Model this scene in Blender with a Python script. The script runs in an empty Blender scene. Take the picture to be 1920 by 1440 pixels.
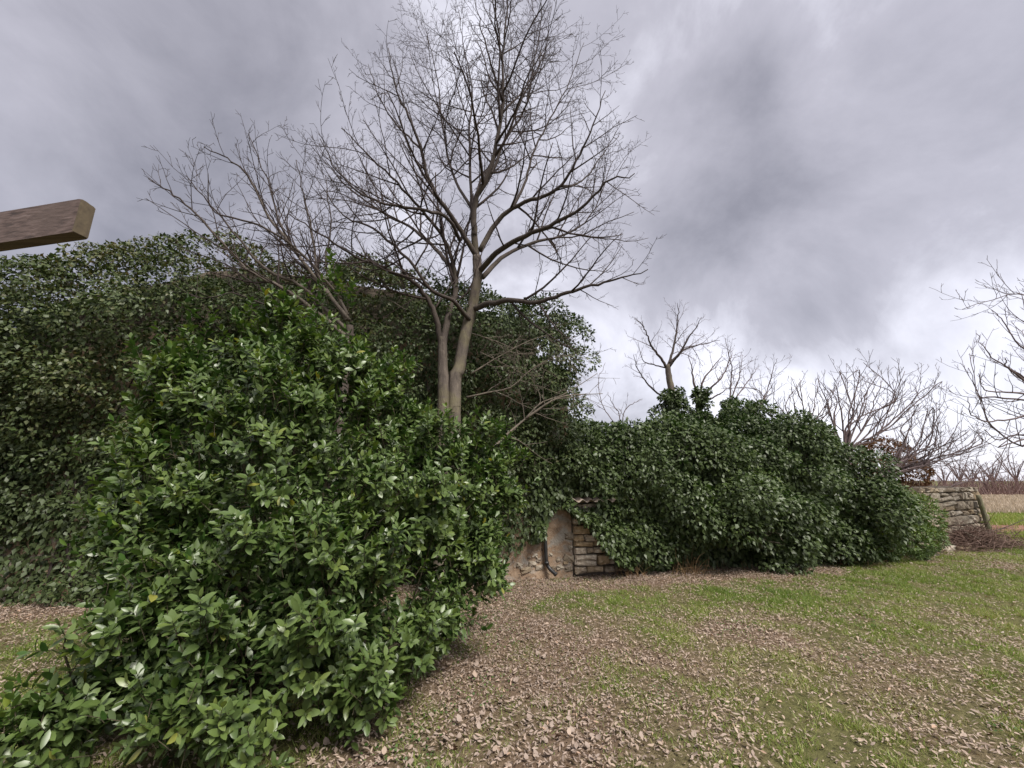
import bpy, math, random
import numpy as np
from mathutils import Vector, Matrix

SEED = 11
rng = np.random.default_rng(SEED)
random.seed(SEED)
S = bpy.context.scene
COL = S.collection
R = math.radians

# ------------------------------------------------------------------ camera
CAM_H = 1.6
F = 780.0                      # focal length in photo pixels (photo 1920 wide)
PITCH = R(13.0)
cam_d = bpy.data.cameras.new('camera')
cam_d.sensor_width = 36.0
cam_d.lens = F / 1920.0 * 36.0
cam_d.clip_start = 0.05
cam_d.clip_end = 3000.0
cam = bpy.data.objects.new('camera', cam_d)
cam.location = (0, 0, CAM_H)
cam.rotation_euler = (R(90) + PITCH, 0, 0)
COL.objects.link(cam)
S.camera = cam
CP, SP = math.cos(PITCH), math.sin(PITCH)

def ray(u, v):
    x = (u - 960) / F
    y = -(v - 720) / F
    return np.array([x, CP - y * SP, y * CP + SP])

def at(u, v, Y):
    """point seen at photo pixel (u, v) at forward distance Y"""
    d = ray(u, v)
    return np.array([0, 0, CAM_H]) + d * (Y / d[1])

def ground_at(u, v):
    d = ray(u, v)
    return np.array([0, 0, CAM_H]) + d * (-CAM_H / d[2])

def project(P):
    P = np.asarray(P, float)
    q = P - np.array([0, 0, CAM_H])
    zc = q[..., 1] * CP + q[..., 2] * SP
    yc = -q[..., 1] * SP + q[..., 2] * CP
    zc = np.maximum(zc, 1e-3)
    return 960 + F * q[..., 0] / zc, 720 - F * yc / zc

# ------------------------------------------------------------------ world: overcast sky
W = bpy.data.worlds.new('World')
S.world = W
W.use_nodes = True
SUN_EL, SUN_AZ = R(52), R(142)      # azimuth clockwise from the view direction (+Y)
nt = W.node_tree
nt.nodes.clear()
_n = nt.nodes.new

def wmath(op, a, b=None, c=None):
    m = _n('ShaderNodeMath'); m.operation = op
    for i, x in enumerate((a, b, c)):
        if x is None: continue
        if isinstance(x, (int, float)): m.inputs[i].default_value = x
        else: nt.links.new(x, m.inputs[i])
    return m.outputs[0]

out = _n('ShaderNodeOutputWorld'); bg = _n('ShaderNodeBackground')
sky = _n('ShaderNodeTexSky'); sky.sky_type = 'NISHITA'; sky.sun_disc = False
sky.sun_elevation = SUN_EL; sky.sun_rotation = SUN_AZ
tc = _n('ShaderNodeTexCoord')
nrm = _n('ShaderNodeVectorMath'); nrm.operation = 'NORMALIZE'
nt.links.new(tc.outputs['Generated'], nrm.inputs[0])
DIR = nrm.outputs[0]
sep = _n('ShaderNodeSeparateXYZ'); nt.links.new(DIR, sep.inputs[0])
zz = wmath('ADD', wmath('MAXIMUM', sep.outputs[2], 0.0), 1.1)
px_ = wmath('DIVIDE', sep.outputs[0], zz); py_ = wmath('DIVIDE', sep.outputs[1], zz)
cmb = _n('ShaderNodeCombineXYZ'); nt.links.new(px_, cmb.inputs[0]); nt.links.new(py_, cmb.inputs[1])
cmb.inputs[2].default_value = 3.7

def wnoise(scale, detail, rough, dist):
    t = _n('ShaderNodeTexNoise'); t.inputs['Scale'].default_value = scale; t.inputs['Detail'].default_value = detail
    t.inputs['Roughness'].default_value = rough; t.inputs['Distortion'].default_value = dist
    nt.links.new(cmb.outputs[0], t.inputs['Vector'])
    return t.outputs['Fac']

n1 = wnoise(4.0, 10, 0.58, 0.35)
n2 = wnoise(1.7, 3, 0.5, 0.2)
fac = wmath('ADD', wmath('MULTIPLY', n1, 1.55), wmath('MULTIPLY', n2, 0.7))      # ~1.1 mean
fac = wmath('SUBTRACT', fac, 0.66)

def lobe(u, v, deg, wgt):
    """one broad cloud mass (dark) or thin spot (bright) of the cloud deck"""
    global fac
    d = ray(u, v); d = d / np.linalg.norm(d)
    dt = _n('ShaderNodeVectorMath'); dt.operation = 'DOT_PRODUCT'
    nt.links.new(DIR, dt.inputs[0]); dt.inputs[1].default_value = tuple(d)
    mr = _n('ShaderNodeMapRange'); mr.interpolation_type = 'SMOOTHERSTEP'
    mr.inputs['From Min'].default_value = math.cos(R(deg)); mr.inputs['From Max'].default_value = 1.0
    mr.inputs['To Min'].default_value = 0; mr.inputs['To Max'].default_value = wgt
    nt.links.new(dt.outputs['Value'], mr.inputs['Value'])
    fac = wmath('ADD', fac, mr.outputs[0])

lobe(150, 140, 36, -0.28)
lobe(1480, 410, 24, -0.20)
lobe(1900, 440, 18, -0.13)
lobe(1250, 330, 20, -0.07)
lobe(1580, 640, 22, 0.30)
lobe(1250, 640, 15, 0.24)
lobe(1690, 150, 13, 0.22)
lobe(740, 140, 17, 0.16)
lobe(640, 560, 24, 0.14)
lobe(1890, 800, 20, 0.16)
cr = _n('ShaderNodeValToRGB')
cr.color_ramp.elements[0].position = 0.0; cr.color_ramp.elements[0].color = (0.20, 0.195, 0.225, 1)
cr.color_ramp.elements[1].position = 0.95; cr.color_ramp.elements[1].color = (0.80, 0.80, 0.86, 1)
e = cr.color_ramp.elements.new(0.45); e.color = (0.360, 0.350, 0.395, 1)
e = cr.color_ramp.elements.new(0.70); e.color = (0.58, 0.575, 0.64, 1)
nt.links.new(fac, cr.inputs[0])
SKY_STRENGTH = 0.10
sc_ = _n('ShaderNodeVectorMath'); sc_.operation = 'SCALE'; sc_.inputs['Scale'].default_value = 0.425 / SKY_STRENGTH
nt.links.new(cr.outputs[0], sc_.inputs[0])
mx = _n('ShaderNodeMix'); mx.data_type = 'RGBA'; mx.inputs['Factor'].default_value = 0.95
nt.links.new(sky.outputs[0], mx.inputs[6]); nt.links.new(sc_.outputs[0], mx.inputs[7])
nt.links.new(mx.outputs[2], bg.inputs['Color'])
bg.inputs['Strength'].default_value = SKY_STRENGTH
nt.links.new(bg.outputs[0], out.inputs[0])

# ------------------------------------------------------------------ sun through cloud
sd = bpy.data.lights.new('sun', 'SUN'); sd.energy = 1.5; sd.angle = R(22); sd.color = (1.0, 0.95, 0.88)
sun = bpy.data.objects.new('sun', sd); COL.objects.link(sun)
sv = Vector((math.sin(SUN_AZ) * math.cos(SUN_EL), math.cos(SUN_AZ) * math.cos(SUN_EL), math.sin(SUN_EL)))
sun.rotation_euler = sv.to_track_quat('Z', 'Y').to_euler()
sun.location = (20, -10, 30)
S.view_settings.view_transform = 'Standard'
S.view_settings.look = 'None'
S.view_settings.gamma = 1.0
S.view_settings.use_curve_mapping = False
S.view_settings.exposure = 1.9
S.render.engine = 'CYCLES'
S.cycles.max_bounces = 6
S.cycles.diffuse_bounces = 2
S.cycles.transparent_max_bounces = 4

# ------------------------------------------------------------------ helpers: objects
def tag(o, label=None, cat=None, group=None, kind=None):
    if label: o['label'] = label
    if cat: o['category'] = cat
    if group: o['group'] = group
    if kind: o['kind'] = kind
    return o

def empty(name, loc, label, cat, group=None):
    o = bpy.data.objects.new(name, None)
    o.empty_display_size = 0.2
    COL.objects.link(o); o.location = tuple(float(c) for c in loc)
    return tag(o, label, cat, group)

def link(name, me, mat=None, parent=None, kind=None):
    o = bpy.data.objects.new(name, me)
    COL.objects.link(o)
    if mat and not me.materials: me.materials.append(mat)
    if parent:
        o.parent = parent
        o.matrix_parent_inverse = Matrix.Translation(parent.location).inverted()
    if kind: o['kind'] = kind
    return o

def mesh(name, V, faces, attrs=None, smooth=True):
    """V (n,3); faces: list of int arrays (m,3) or (m,4)"""
    me = bpy.data.meshes.new(name)
    V = np.asarray(V, np.float32)
    faces = [np.asarray(f, np.int32) for f in faces if len(f)]
    loops = np.concatenate([f.ravel() for f in faces])
    tot = np.concatenate([np.full(len(f), f.shape[1], np.int32) for f in faces])
    st = np.concatenate([[0], np.cumsum(tot)[:-1]]).astype(np.int32)
    me.vertices.add(len(V)); me.vertices.foreach_set('co', V.ravel())
    me.loops.add(len(loops)); me.loops.foreach_set('vertex_index', loops)
    me.polygons.add(len(tot)); me.polygons.foreach_set('loop_start', st); me.polygons.foreach_set('loop_total', tot)
    me.polygons.foreach_set('use_smooth', np.full(len(tot), smooth, bool))
    for k, a in (attrs or {}).items():
        at_ = me.attributes.new(k, 'FLOAT', 'POINT')
        at_.data.foreach_set('value', np.asarray(a, np.float32))
    me.update(calc_edges=True)
    return me

def unit(a):
    return a / np.maximum(np.linalg.norm(a, axis=-1, keepdims=True), 1e-9)

# smooth random field for clumping
class Field:
    def __init__(self, n=24, k=1.0, seed=0, dim=3):
        r = np.random.default_rng(seed)
        self.k = r.normal(0, k, (n, dim)); self.p = r.uniform(0, 6.283, n); self.n = n
    def __call__(self, P):
        return np.cos(P @ self.k.T + self.p).sum(-1) / math.sqrt(self.n / 2)

# ------------------------------------------------------------------ helpers: tubes and branches
class Tubes:
    def __init__(self): self.V = []; self.Q = []; self.T = []; self.A = []; self.R = []; self.n = 0
    def add(self, pts, rad, sides=3, rnd=None):
        pts = np.asarray(pts, float); rad = np.asarray(rad, float)
        m = len(pts)
        d = unit(np.gradient(pts, axis=0))
        ref = np.array([0.31, 0.87, 0.38]) if abs(d[0] @ np.array([0.31, 0.87, 0.38])) < 0.9 else np.array([1.0, 0, 0])
        a = unit(np.cross(d, ref)); b = np.cross(d, a)
        th = np.arange(sides) * (2 * math.pi / sides)
        ring = pts[:, None, :] + rad[:, None, None] * (np.cos(th)[None, :, None] * a[:, None, :] + np.sin(th)[None, :, None] * b[:, None, :])
        base = self.n
        self.V.append(ring.reshape(-1, 3))
        i = np.arange(m - 1)[:, None] * sides; j = np.arange(sides)[None, :]; j2 = (j + 1) % sides
        self.Q.append((base + np.stack([i + j, i + j2, i + sides + j2, i + sides + j], -1)).reshape(-1, 4))
        if sides >= 4:
            for off, inv in ((0, True), ((m - 1) * sides, False)):
                c = np.arange(1, sides - 1)
                t = np.stack([np.zeros_like(c), c, c + 1], -1) + base + off
                self.T.append(t[:, ::-1] if inv else t)
        self.A.append(np.full(m * sides, rng.random() if rnd is None else rnd)); self.R.append(np.repeat(rad, sides))
        self.n += m * sides
    def mesh(self, name):
        f = [np.concatenate(self.Q)]
        if self.T: f.append(np.concatenate(self.T))
        return mesh(name, np.concatenate(self.V), f, {'rnd': np.concatenate(self.A), 'thick': np.concatenate(self.R)})

def smooth_line(P, n):
    """Catmull-Rom through control points"""
    P = np.asarray(P, float)
    if len(P) < 3:
        t = np.linspace(0, 1, n)[:, None]; return P[0] * (1 - t) + P[-1] * t
    Q = np.vstack([2 * P[0] - P[1], P, 2 * P[-1] - P[-2]])
    t = np.linspace(0, len(P) - 1 - 1e-6, n); k = t.astype(int); u = (t - k)[:, None]
    a, b, c, d = Q[k], Q[k + 1], Q[k + 2], Q[k + 3]
    return 0.5 * (2 * b + (c - a) * u + (2 * a - 5 * b + 4 * c - d) * u ** 2 + (3 * b - a - 3 * c + d) * u ** 3)

def wander(p0, d, L, n, jit, up):
    pts = [np.array(p0, float)]; d = unit(np.array(d, float))
    for i in range(n):
        d = unit(d + rng.normal(0, jit, 3) + np.array([0, 0, up]))
        pts.append(pts[-1] + d * (L / n))
    return np.array(pts)

def ramify(T, pts, r0, r1, lvl, mx, P):
    """side twigs along one branch, recursively. P: dict of per-level settings"""
    seg = np.linalg.norm(np.diff(pts, axis=0), axis=1); cum = np.concatenate([[0], np.cumsum(seg)]); L = cum[-1]
    s = P['start'][lvl] * L + rng.random() * P['gap'][lvl]
    side = rng.random() * 6.28
    while s < L * 0.98:
        t = s / L
        k = min(int(np.searchsorted(cum, s)) - 1, len(pts) - 2); k = max(k, 0)
        p = pts[k] + (pts[k + 1] - pts[k]) * ((s - cum[k]) / max(seg[k], 1e-6))
        d = unit(pts[k + 1] - pts[k])
        side += 2.4 + rng.normal(0, 0.5)
        a = unit(np.cross(d, [0.2, 0.93, 0.3])); b = np.cross(d, a)
        off = a * math.cos(side) + b * math.sin(side)
        ang = R(P['ang'][lvl]) * rng.uniform(0.7, 1.25)
        cd = d * math.cos(ang) + off * math.sin(ang)
        l = P['len'][lvl] * L * (1 - 0.55 * t) * rng.uniform(0.55, 1.25)
        l = min(max(l, P['min'][lvl]), P['max'][lvl])
        rr = (r0 + (r1 - r0) * t) * 0.62
        rr = max(min(rr, l * 0.014 + 0.002), P['rmin'])
        n = 2 if lvl >= max(mx - 1, 3) else 3 if lvl >= mx - 1 else (5 if l < 0.9 else 7)
        q = wander(p, cd, l, n, P['jit'], P['up'])
        T.add(q, np.linspace(rr, max(P['rmin'] * 0.7, rr * 0.3), n + 1), 3 if rr < 0.012 else 5)
        if lvl + 1 < mx: ramify(T, q, rr, rr * 0.3, lvl + 1, mx, P)
        s += P['gap'][lvl] * rng.uniform(0.55, 1.5)

# ------------------------------------------------------------------ helpers: leaves
def ortho(D, N):
    D = unit(D); N = unit(N - (N * D).sum(-1, keepdims=True) * D)
    return D, N, np.cross(N, D)

def leaves_fine(P, D, N, L, Wd, fold, curl):
    """11 points, 8 faces a leaf: midrib fold, curled tip"""
    D, N, B = ortho(D, N); n = len(P)
    s = np.array([0, .20, .20, .20, .50, .50, .50, .80, .80, .80, 1.0])
    w = np.array([0, -.70, 0, .70, -1, 0, 1, -.66, 0, .66, 0])
    L = L[:, None, None]; Wd = Wd[:, None, None] / 2; fold = fold[:, None, None]; curl = curl[:, None, None]
    s_ = s[None, :, None]; w_ = w[None, :, None]
    V = P[:, None] + D[:, None] * L * s_ * (1 - 0.15 * np.abs(curl) * s_) - N[:, None] * curl * L * s_ ** 2 + B[:, None] * Wd * w_ + N[:, None] * fold * Wd * np.abs(w_)
    t = np.array([[0, 2, 1], [0, 3, 2], [7, 8, 10], [8, 9, 10]]); q = np.array([[1, 2, 5, 4], [2, 3, 6, 5], [4, 5, 8, 7], [5, 6, 9, 8]])
    o = (np.arange(n) * 11)[:, None, None]
    return V.reshape(-1, 3), [(t + o).reshape(-1, 3), (q + o).reshape(-1, 4)], 11

def leaves_simple(P, D, N, L, Wd, fold, curl):
    D, N, B = ortho(D, N); n = len(P)
    s = np.array([0, .34, .38, .34, 1.0]); w = np.array([0, -1, 0, 1, 0])
    L = L[:, None, None]; Wd = Wd[:, None, None] / 2; fold = fold[:, None, None]; curl = curl[:, None, None]
    s_ = s[None, :, None]; w_ = w[None, :, None]
    V = P[:, None] + D[:, None] * L * s_ - N[:, None] * curl * L * s_ ** 2 + B[:, None] * Wd * w_ + N[:, None] * fold * Wd * np.abs(w_)
    t = np.array([[0, 2, 1], [0, 3, 2], [1, 2, 4], [2, 3, 4]])
    o = (np.arange(n) * 5)[:, None, None]
    return V.reshape(-1, 3), [(t + o).reshape(-1, 3)], 5

def leaf_object(name, mat, parent, kind, fn, P, D, N, L, Wd, fold, curl, rnd):
    V, f, k = fn(P, D, N, L, Wd, fold, curl)
    return link(name, mesh(name, V, f, {'rnd': np.repeat(rnd, k)}), mat, parent, kind)

# ------------------------------------------------------------------ materials
def new_mat(name):
    m = bpy.data.materials.new(name); m.use_nodes = True
    t = m.node_tree; p = t.nodes['Principled BSDF']
    return m, t, p

def ramp(t, stops, src):
    r = t.nodes.new('ShaderNodeValToRGB'); el = r.color_ramp.elements
    el[0].position, el[0].color = stops[0][0], (*stops[0][1], 1)
    el[1].position, el[1].color = stops[-1][0], (*stops[-1][1], 1)
    for p, c in stops[1:-1]:
        e = el.new(p); e.color = (*c, 1)
    t.links.new(src, r.inputs[0]); return r.outputs[0]

def attr(t, n):
    a = t.nodes.new('ShaderNodeAttribute'); a.attribute_name = n; return a.outputs['Fac']

def noise(t, scale, detail=5, rough=0.55, dist=0.0, coord='Object', stretch=None):
    c = t.nodes.new('ShaderNodeTexCoord'); n = t.nodes.new('ShaderNodeTexNoise')
    n.inputs['Scale'].default_value = scale; n.inputs['Detail'].default_value = detail
    n.inputs['Roughness'].default_value = rough; n.inputs['Distortion'].default_value = dist
    if stretch:
        mp = t.nodes.new('ShaderNodeMapping'); mp.inputs['Scale'].default_value = stretch
        t.links.new(c.outputs[coord], mp.inputs[0]); t.links.new(mp.outputs[0], n.inputs['Vector'])
    else: t.links.new(c.outputs[coord], n.inputs['Vector'])
    return n.outputs['Fac']

def mixc(t, f, a, b, mode='MIX'):
    m = t.nodes.new('ShaderNodeMix'); m.data_type = 'RGBA'; m.blend_type = mode
    for i, x in ((0, f), (6, a), (7, b)):
        if isinstance(x, (int, float)): m.inputs[i].default_value = x
        elif isinstance(x, tuple): m.inputs[i].default_value = (*x, 1)
        else: t.links.new(x, m.inputs[i])
    return m.outputs[2]

def bump(t, p, h, strength, dist=0.01):
    b = t.nodes.new('ShaderNodeBump'); b.inputs['Strength'].default_value = strength; b.inputs['Distance'].default_value = dist
    t.links.new(h, b.inputs['Height']); t.links.new(b.outputs[0], p.inputs['Normal'])

def leaf_mat(name, stops, back=None, rough=0.35, spec=0.5, trans=0.15):
    m, t, p = new_mat(name)
    c = ramp(t, stops, attr(t, 'rnd'))
    nz = noise(t, 60, 2)
    c = mixc(t, nz, c, mixc(t, 1.0, c, (0.72, 0.74, 0.70), 'MULTIPLY'))
    if back:
        g = t.nodes.new('ShaderNodeNewGeometry')
        c = mixc(t, g.outputs['Backfacing'], c, mixc(t, 0.6, c, back))
    t.links.new(c, p.inputs['Base Color'])
    p.inputs['Roughness'].default_value = rough; p.inputs['Specular IOR Level'].default_value = spec
    if trans:
        tr = t.nodes.new('ShaderNodeBsdfTranslucent'); mixs = t.nodes.new('ShaderNodeMixShader')
        t.links.new(mixc(t, 1.0, c, (1.3, 1.4, 0.7), 'MULTIPLY'), tr.inputs[0])
        mixs.inputs[0].default_value = trans
        t.links.new(p.outputs[0], mixs.inputs[1]); t.links.new(tr.outputs[0], mixs.inputs[2])
        t.links.new(mixs.outputs[0], t.nodes['Material Output'].inputs[0])
    return m

M = {}
M['laurel'] = leaf_mat('laurel_leaf', [(0, (.022, .054, .012)), (.3, (.058, .122, .024)), (.6, (.135, .205, .036)), (.92, (.29, .325, .048)), (1, (.46, .38, .05))], (.11, .15, .05), .38, .56, .16)
M['ivy'] = leaf_mat('ivy_leaf', [(0, (.014, .031, .011)), (.3, (.031, .063, .020)), (.55, (.066, .100, .030)), (.78, (.135, .130, .046)), (1, (.20, .13, .07))], (.08, .10, .04), .46, .34, .14)
M['ivy_low'] = leaf_mat('ivy_leaf_low', [(0, (.015, .037, .009)), (.4, (.038, .082, .018)), (.7, (.088, .142, .028)), (.93, (.16, .20, .04)), (1, (.22, .20, .05))], (.08, .10, .04), .44, .38, .14)
M['shrub'] = leaf_mat('green_shrub_leaf', [(0, (.055, .095, .014)), (.5, (.125, .185, .028)), (1, (.26, .31, .05))], (.10, .15, .06), .5, .4, .2)
M['russet'] = leaf_mat('russet_leaf', [(0, (.13, .06, .03)), (.6, (.22, .11, .06)), (1, (.30, .17, .09))], None, .7, .3, .2)
M['dead_leaf'] = leaf_mat('dead_leaf', [(0, (.095, .048, .032)), (.25, (.19, .105, .072)), (.5, (.31, .188, .110)), (.75, (.44, .31, .20)), (.9, (.57, .46, .35)), (.955, (.68, .62, .60)), (.97, (.42, .17, .06)), (1, (.45, .21, .07))], (.45, .37, .31), .6, .35, .1)
M['grass'] = leaf_mat('grass_blade', [(0, (.09, .15, .026)), (.4, (.20, .285, .050)), (.65, (.31, .355, .09)), (.85, (.42, .37, .18)), (1, (.54, .45, .29))], None, .5, .35, .25)
M['clover'] = leaf_mat('clover_leaf', [(0, (.055, .11, .03)), (.7, (.11, .185, .05)), (1, (.22, .27, .06))], None, .5, .35, .2)
M['stubble'] = leaf_mat('stubble_stalk', [(0, (.36, .26, .19)), (1, (.56, .46, .37))], None, .8, .2, .1)
M['straw'] = leaf_mat('dry_stalk', [(0, (.20, .11, .055)), (1, (.42, .29, .16))], None, .7, .2, .1)

def bark_mat(name, a, b, lich=None, rough=.85, thin_dark=None, r0=.018, r1=.075):
    m, t, p = new_mat(name)
    n = noise(t, 14, 6, .6, .4, stretch=(1, 1, .35))
    c = ramp(t, [(.3, a), (.7, b)], n)
    if lich:
        k = ramp(t, [(.50, (0, 0, 0)), (.62, (1, 1, 1))], noise(t, 3.5, 5, .65))
        c = mixc(t, k, c, lich)
    if thin_dark:                                   # thin wood darkened: partly its bark, partly the backlit silhouette put in the colour
        mr = t.nodes.new('ShaderNodeMapRange'); mr.inputs['From Min'].default_value = r0; mr.inputs['From Max'].default_value = r1
        t.links.new(attr(t, 'thick'), mr.inputs['Value']); c = mixc(t, mr.outputs[0], thin_dark, c)
    t.links.new(c, p.inputs['Base Color']); p.inputs['Roughness'].default_value = rough
    p.inputs['Specular IOR Level'].default_value = .25
    bump(t, p, noise(t, 26, 6, .7, .6, stretch=(1, 1, .22)), 1.0, .02)
    return m
M['bark'] = bark_mat('grey_bark', (.085, .070, .060), (.225, .188, .15), (.20, .175, .11), thin_dark=(.050, .038, .034), r0=.02, r1=.125)
M['limb'] = bark_mat('limb_bark', (.07, .055, .047), (.14, .11, .09), thin_dark=(.05, .038, .034))
M['twig'] = bark_mat('twig_bark', (.042, .031, .029), (.075, .055, .049))
M['sapling'] = bark_mat('sapling_bark', (.10, .083, .068), (.18, .15, .122), thin_dark=(.05, .038, .034), r0=.010, r1=.026)
M['pale_twig'] = bark_mat('pale_twig_bark', (.095, .080, .062), (.20, .165, .13))
M['fig'] = bark_mat('fig_bark', (.105, .076, .076), (.19, .145, .142))
M['brush'] = bark_mat('brushwood_bark', (.12, .075, .06), (.26, .175, .14))
M['laurel_wood'] = bark_mat('laurel_wood', (.045, .038, .025), (.10, .085, .05))

# ground
def ground_mat():
    m, t, p = new_mat('ground_soil')
    n = noise(t, .7, 5, .6); f = noise(t, 18, 6, .65); f2 = noise(t, 90, 4, .7)
    soil = ramp(t, [(.3, (.14, .095, .062)), (.55, (.23, .165, .115)), (.75, (.33, .255, .19))], f)
    green = ramp(t, [(.3, (.085, .085, .035)), (.55, (.16, .155, .062)), (.8, (.29, .25, .13))], f)
    k = ramp(t, [(.25, (0, 0, 0)), (.75, (1, 1, 1))], attr(t, 'green'))
    c = mixc(t, k, soil, green)
    c = mixc(t, ramp(t, [(.35, (0, 0, 0)), (.7, (1, 1, 1))], f2), c, mixc(t, 1.0, c, (.55, .52, .5), 'MULTIPLY'))
    t.links.new(c, p.inputs['Base Color']); p.inputs['Roughness'].default_value = .95
    p.inputs['Specular IOR Level'].default_value = .15
    bump(t, p, f2, .8, .02)
    return m

def simple_ground(name, stops, scale, bscale=60):
    m, t, p = new_mat(name)
    c = ramp(t, stops, noise(t, scale, 7, .65))
    t.links.new(c, p.inputs['Base Color']); p.inputs['Roughness'].default_value = .95; p.inputs['Specular IOR Level'].default_value = .1
    bump(t, p, noise(t, bscale, 4, .7), .7, .03)
    return m

# ------------------------------------------------------------------ ground
WALL_A = np.array([-6.86, 6.08]); WALL_B = np.array([8.4, 9.44])        # front line of the ivy covered buildings
WD = unit(WALL_B - WALL_A); WN = np.array([WD[1], -WD[0]])               # along / outward (towards camera)

def wall_y(X):
    return WALL_A[1] + (X - WALL_A[0]) * WD[1] / WD[0]

gf1 = Field(16, .9, 3, 2); gf2 = Field(24, 3.2, 4, 2)
def gz(X, Y):
    X = np.asarray(X, float); Y = np.asarray(Y, float)
    P = np.stack([X, Y], -1)
    h = .020 * gf1(P) + .007 * gf2(P)
    fade = np.clip((12.2 - Y) / 2.5, 0, 1) * np.clip((14.5 - np.abs(X)) / 3, 0, 1) * np.clip((Y + 1.5) / 2, 0, 1)
    return h * fade

lf1 = Field(20, 1.1, 7, 2); lf2 = Field(24, 3.4, 8, 2)
def greenness(X, Y):
    """0 = leaf litter on bare soil, 1 = open grass"""
    P = np.stack([X, Y], -1)
    u, v = project(np.stack([X, Y, np.zeros_like(X)], -1))
    g = .55 + .14 * lf1(P) + .15 * lf2(P)
    d = wall_y(X) - .35 - Y                                               # distance in front of the wall foot
    band = np.exp(-((d - 1.55 - .10 * (X - 2)) / (.55 + .05 * np.clip(X, 0, 12))) ** 2)
    g = g + .55 * band * np.clip((X + .4) / 1.2, 0, 1)
    g = np.where(d < .75, g - .45 * np.clip((.95 - d) / .5, 0, 1) * np.clip((7.2 - X) / 1.5, 0, 1), g)
    g = g + .40 * np.clip((X - 4.2 - .30 * (Y - 5)) / 2.5, 0, 1)
    g = g + .22 * np.clip((3.1 - Y) / .7, 0, 1) * np.clip((X - .6) / 1.2, 0, 1)
    g = g - .30 * np.exp(-((X - .2) ** 2 / 1.3 + (Y - 4.1) ** 2 / 3.5))    # heavy litter beside the laurel
    g = np.where(X < -2.2, np.where(d < 1.5, g - .15, g + .18), g)
    g = np.where(Y > 10.5, np.maximum(g, .6), g)
    return np.clip(g, 0, 1)

xs = np.unique(np.concatenate([[-900, -300, -120, -60, -30], np.linspace(-14, 18, 161), [24, 40, 70, 130, 300, 900]]))
ys = np.unique(np.concatenate([[-400, -100, -30, -8], np.linspace(-2, 13, 101), [16, 22, 30, 50, 90, 160, 320, 700, 1500]]))
XX, YY = np.meshgrid(xs, ys)
Vg = np.stack([XX, YY, gz(XX, YY)], -1).reshape(-1, 3)
nx, ny = len(xs), len(ys)
i = np.arange(ny - 1)[:, None] * nx + np.arange(nx - 1)[None, :]
Qg = np.stack([i, i + 1, i + nx + 1, i + nx], -1).reshape(-1, 4)
GR = link('ground', mesh('ground', Vg, [Qg], {'green': greenness(XX.ravel(), YY.ravel())}), ground_mat(), None, 'structure')
tag(GR, 'brown and green yard ground under fallen leaves and short grass')

def strip(name, y0, y1, x0, x1, z, mat, wav, label):
    n = 60; X = np.linspace(x0, x1, n)
    a = np.stack([X, y0 + wav * np.sin(X * .7) + wav * .5 * np.sin(X * 1.9 + 1), np.full(n, z)], -1)
    b = np.stack([X, y1 + wav * np.sin(X * .5 + 2) + wav * .5 * np.sin(X * 1.7), np.full(n, z)], -1)
    k = np.arange(n - 1)
    o = link(name, mesh(name, np.vstack([a, b]), [np.stack([k, k + 1, k + n + 1, k + n], -1)]), mat, None, 'structure')
    tag(o, label)
strip('dirt_road', 13.3, 16.1, -30, 60, .005, simple_ground('red_earth', [(.3, (.17, .085, .06)), (.6, (.27, .15, .115)), (.8, (.36, .23, .185))], 2.2), .12, 'reddish earth track beyond the stone wall')
strip('grass_verge', 16.2, 21.0, -40, 80, .004, simple_ground('verge_grass', [(.3, (.15, .17, .05)), (.6, (.24, .24, .08)), (.8, (.36, .31, .15))], 1.6), .2, 'yellowish green grass strip beyond the earth track')
strip('field', 21.0, 70.0, -120, 220, .004, simple_ground('stubble_field', [(.3, (.30, .21, .15)), (.6, (.40, .29, .22)), (.8, (.48, .36, .27))], .8), .5, 'pale tan stubble field reaching to the brown thicket')

# ------------------------------------------------------------------ stone pieces
def stone_mat(name, gain):
    m, t, p = new_mat(name)
    oi = t.nodes.new('ShaderNodeObjectInfo')
    base = ramp(t, [(0, (.235, .205, .165)), (.3, (.37, .335, .285)), (.5, (.45, .425, .375)), (.68, (.34, .275, .19)), (.85, (.28, .245, .205)), (1, (.54, .515, .465))], oi.outputs['Random'])
    c = mixc(t, ramp(t, [(.35, (0, 0, 0)), (.75, (1, 1, 1))], noise(t, 9, 7, .65)), mixc(t, 1.0, base, (.50, .45, .41), 'MULTIPLY'), base)
    c = mixc(t, ramp(t, [(.60, (0, 0, 0)), (.68, (1, 1, 1))], noise(t, 14, 5, .7)), c, (.17, .16, .13))
    c = mixc(t, ramp(t, [(.66, (0, 0, 0)), (.72, (1, 1, 1))], noise(t, 22, 4, .7)), c, (.62, .60, .55))
    c = mixc(t, 1.0, c, (gain, gain * .97, gain * .91), 'MULTIPLY')
    t.links.new(c, p.inputs['Base Color']); p.inputs['Roughness'].default_value = .9; p.inputs['Specular IOR Level'].default_value = .2
    bump(t, p, noise(t, 30, 7, .7), .8, .012)
    return m
M['stone'] = stone_mat('limestone', 1.05)
M['pale_stone'] = stone_mat('pale_limestone', 2.1)
def mortar_mat():
    m, t, p = new_mat('dry_wall_core')
    c = ramp(t, [(.35, (.10, .08, .062)), (.7, (.25, .205, .16))], noise(t, 25, 6, .7))
    t.links.new(c, p.inputs['Base Color']); p.inputs['Roughness'].default_value = 1
    bump(t, p, noise(t, 40, 6, .7), 1, .02)
    return m
M['core'] = mortar_mat()

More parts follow.
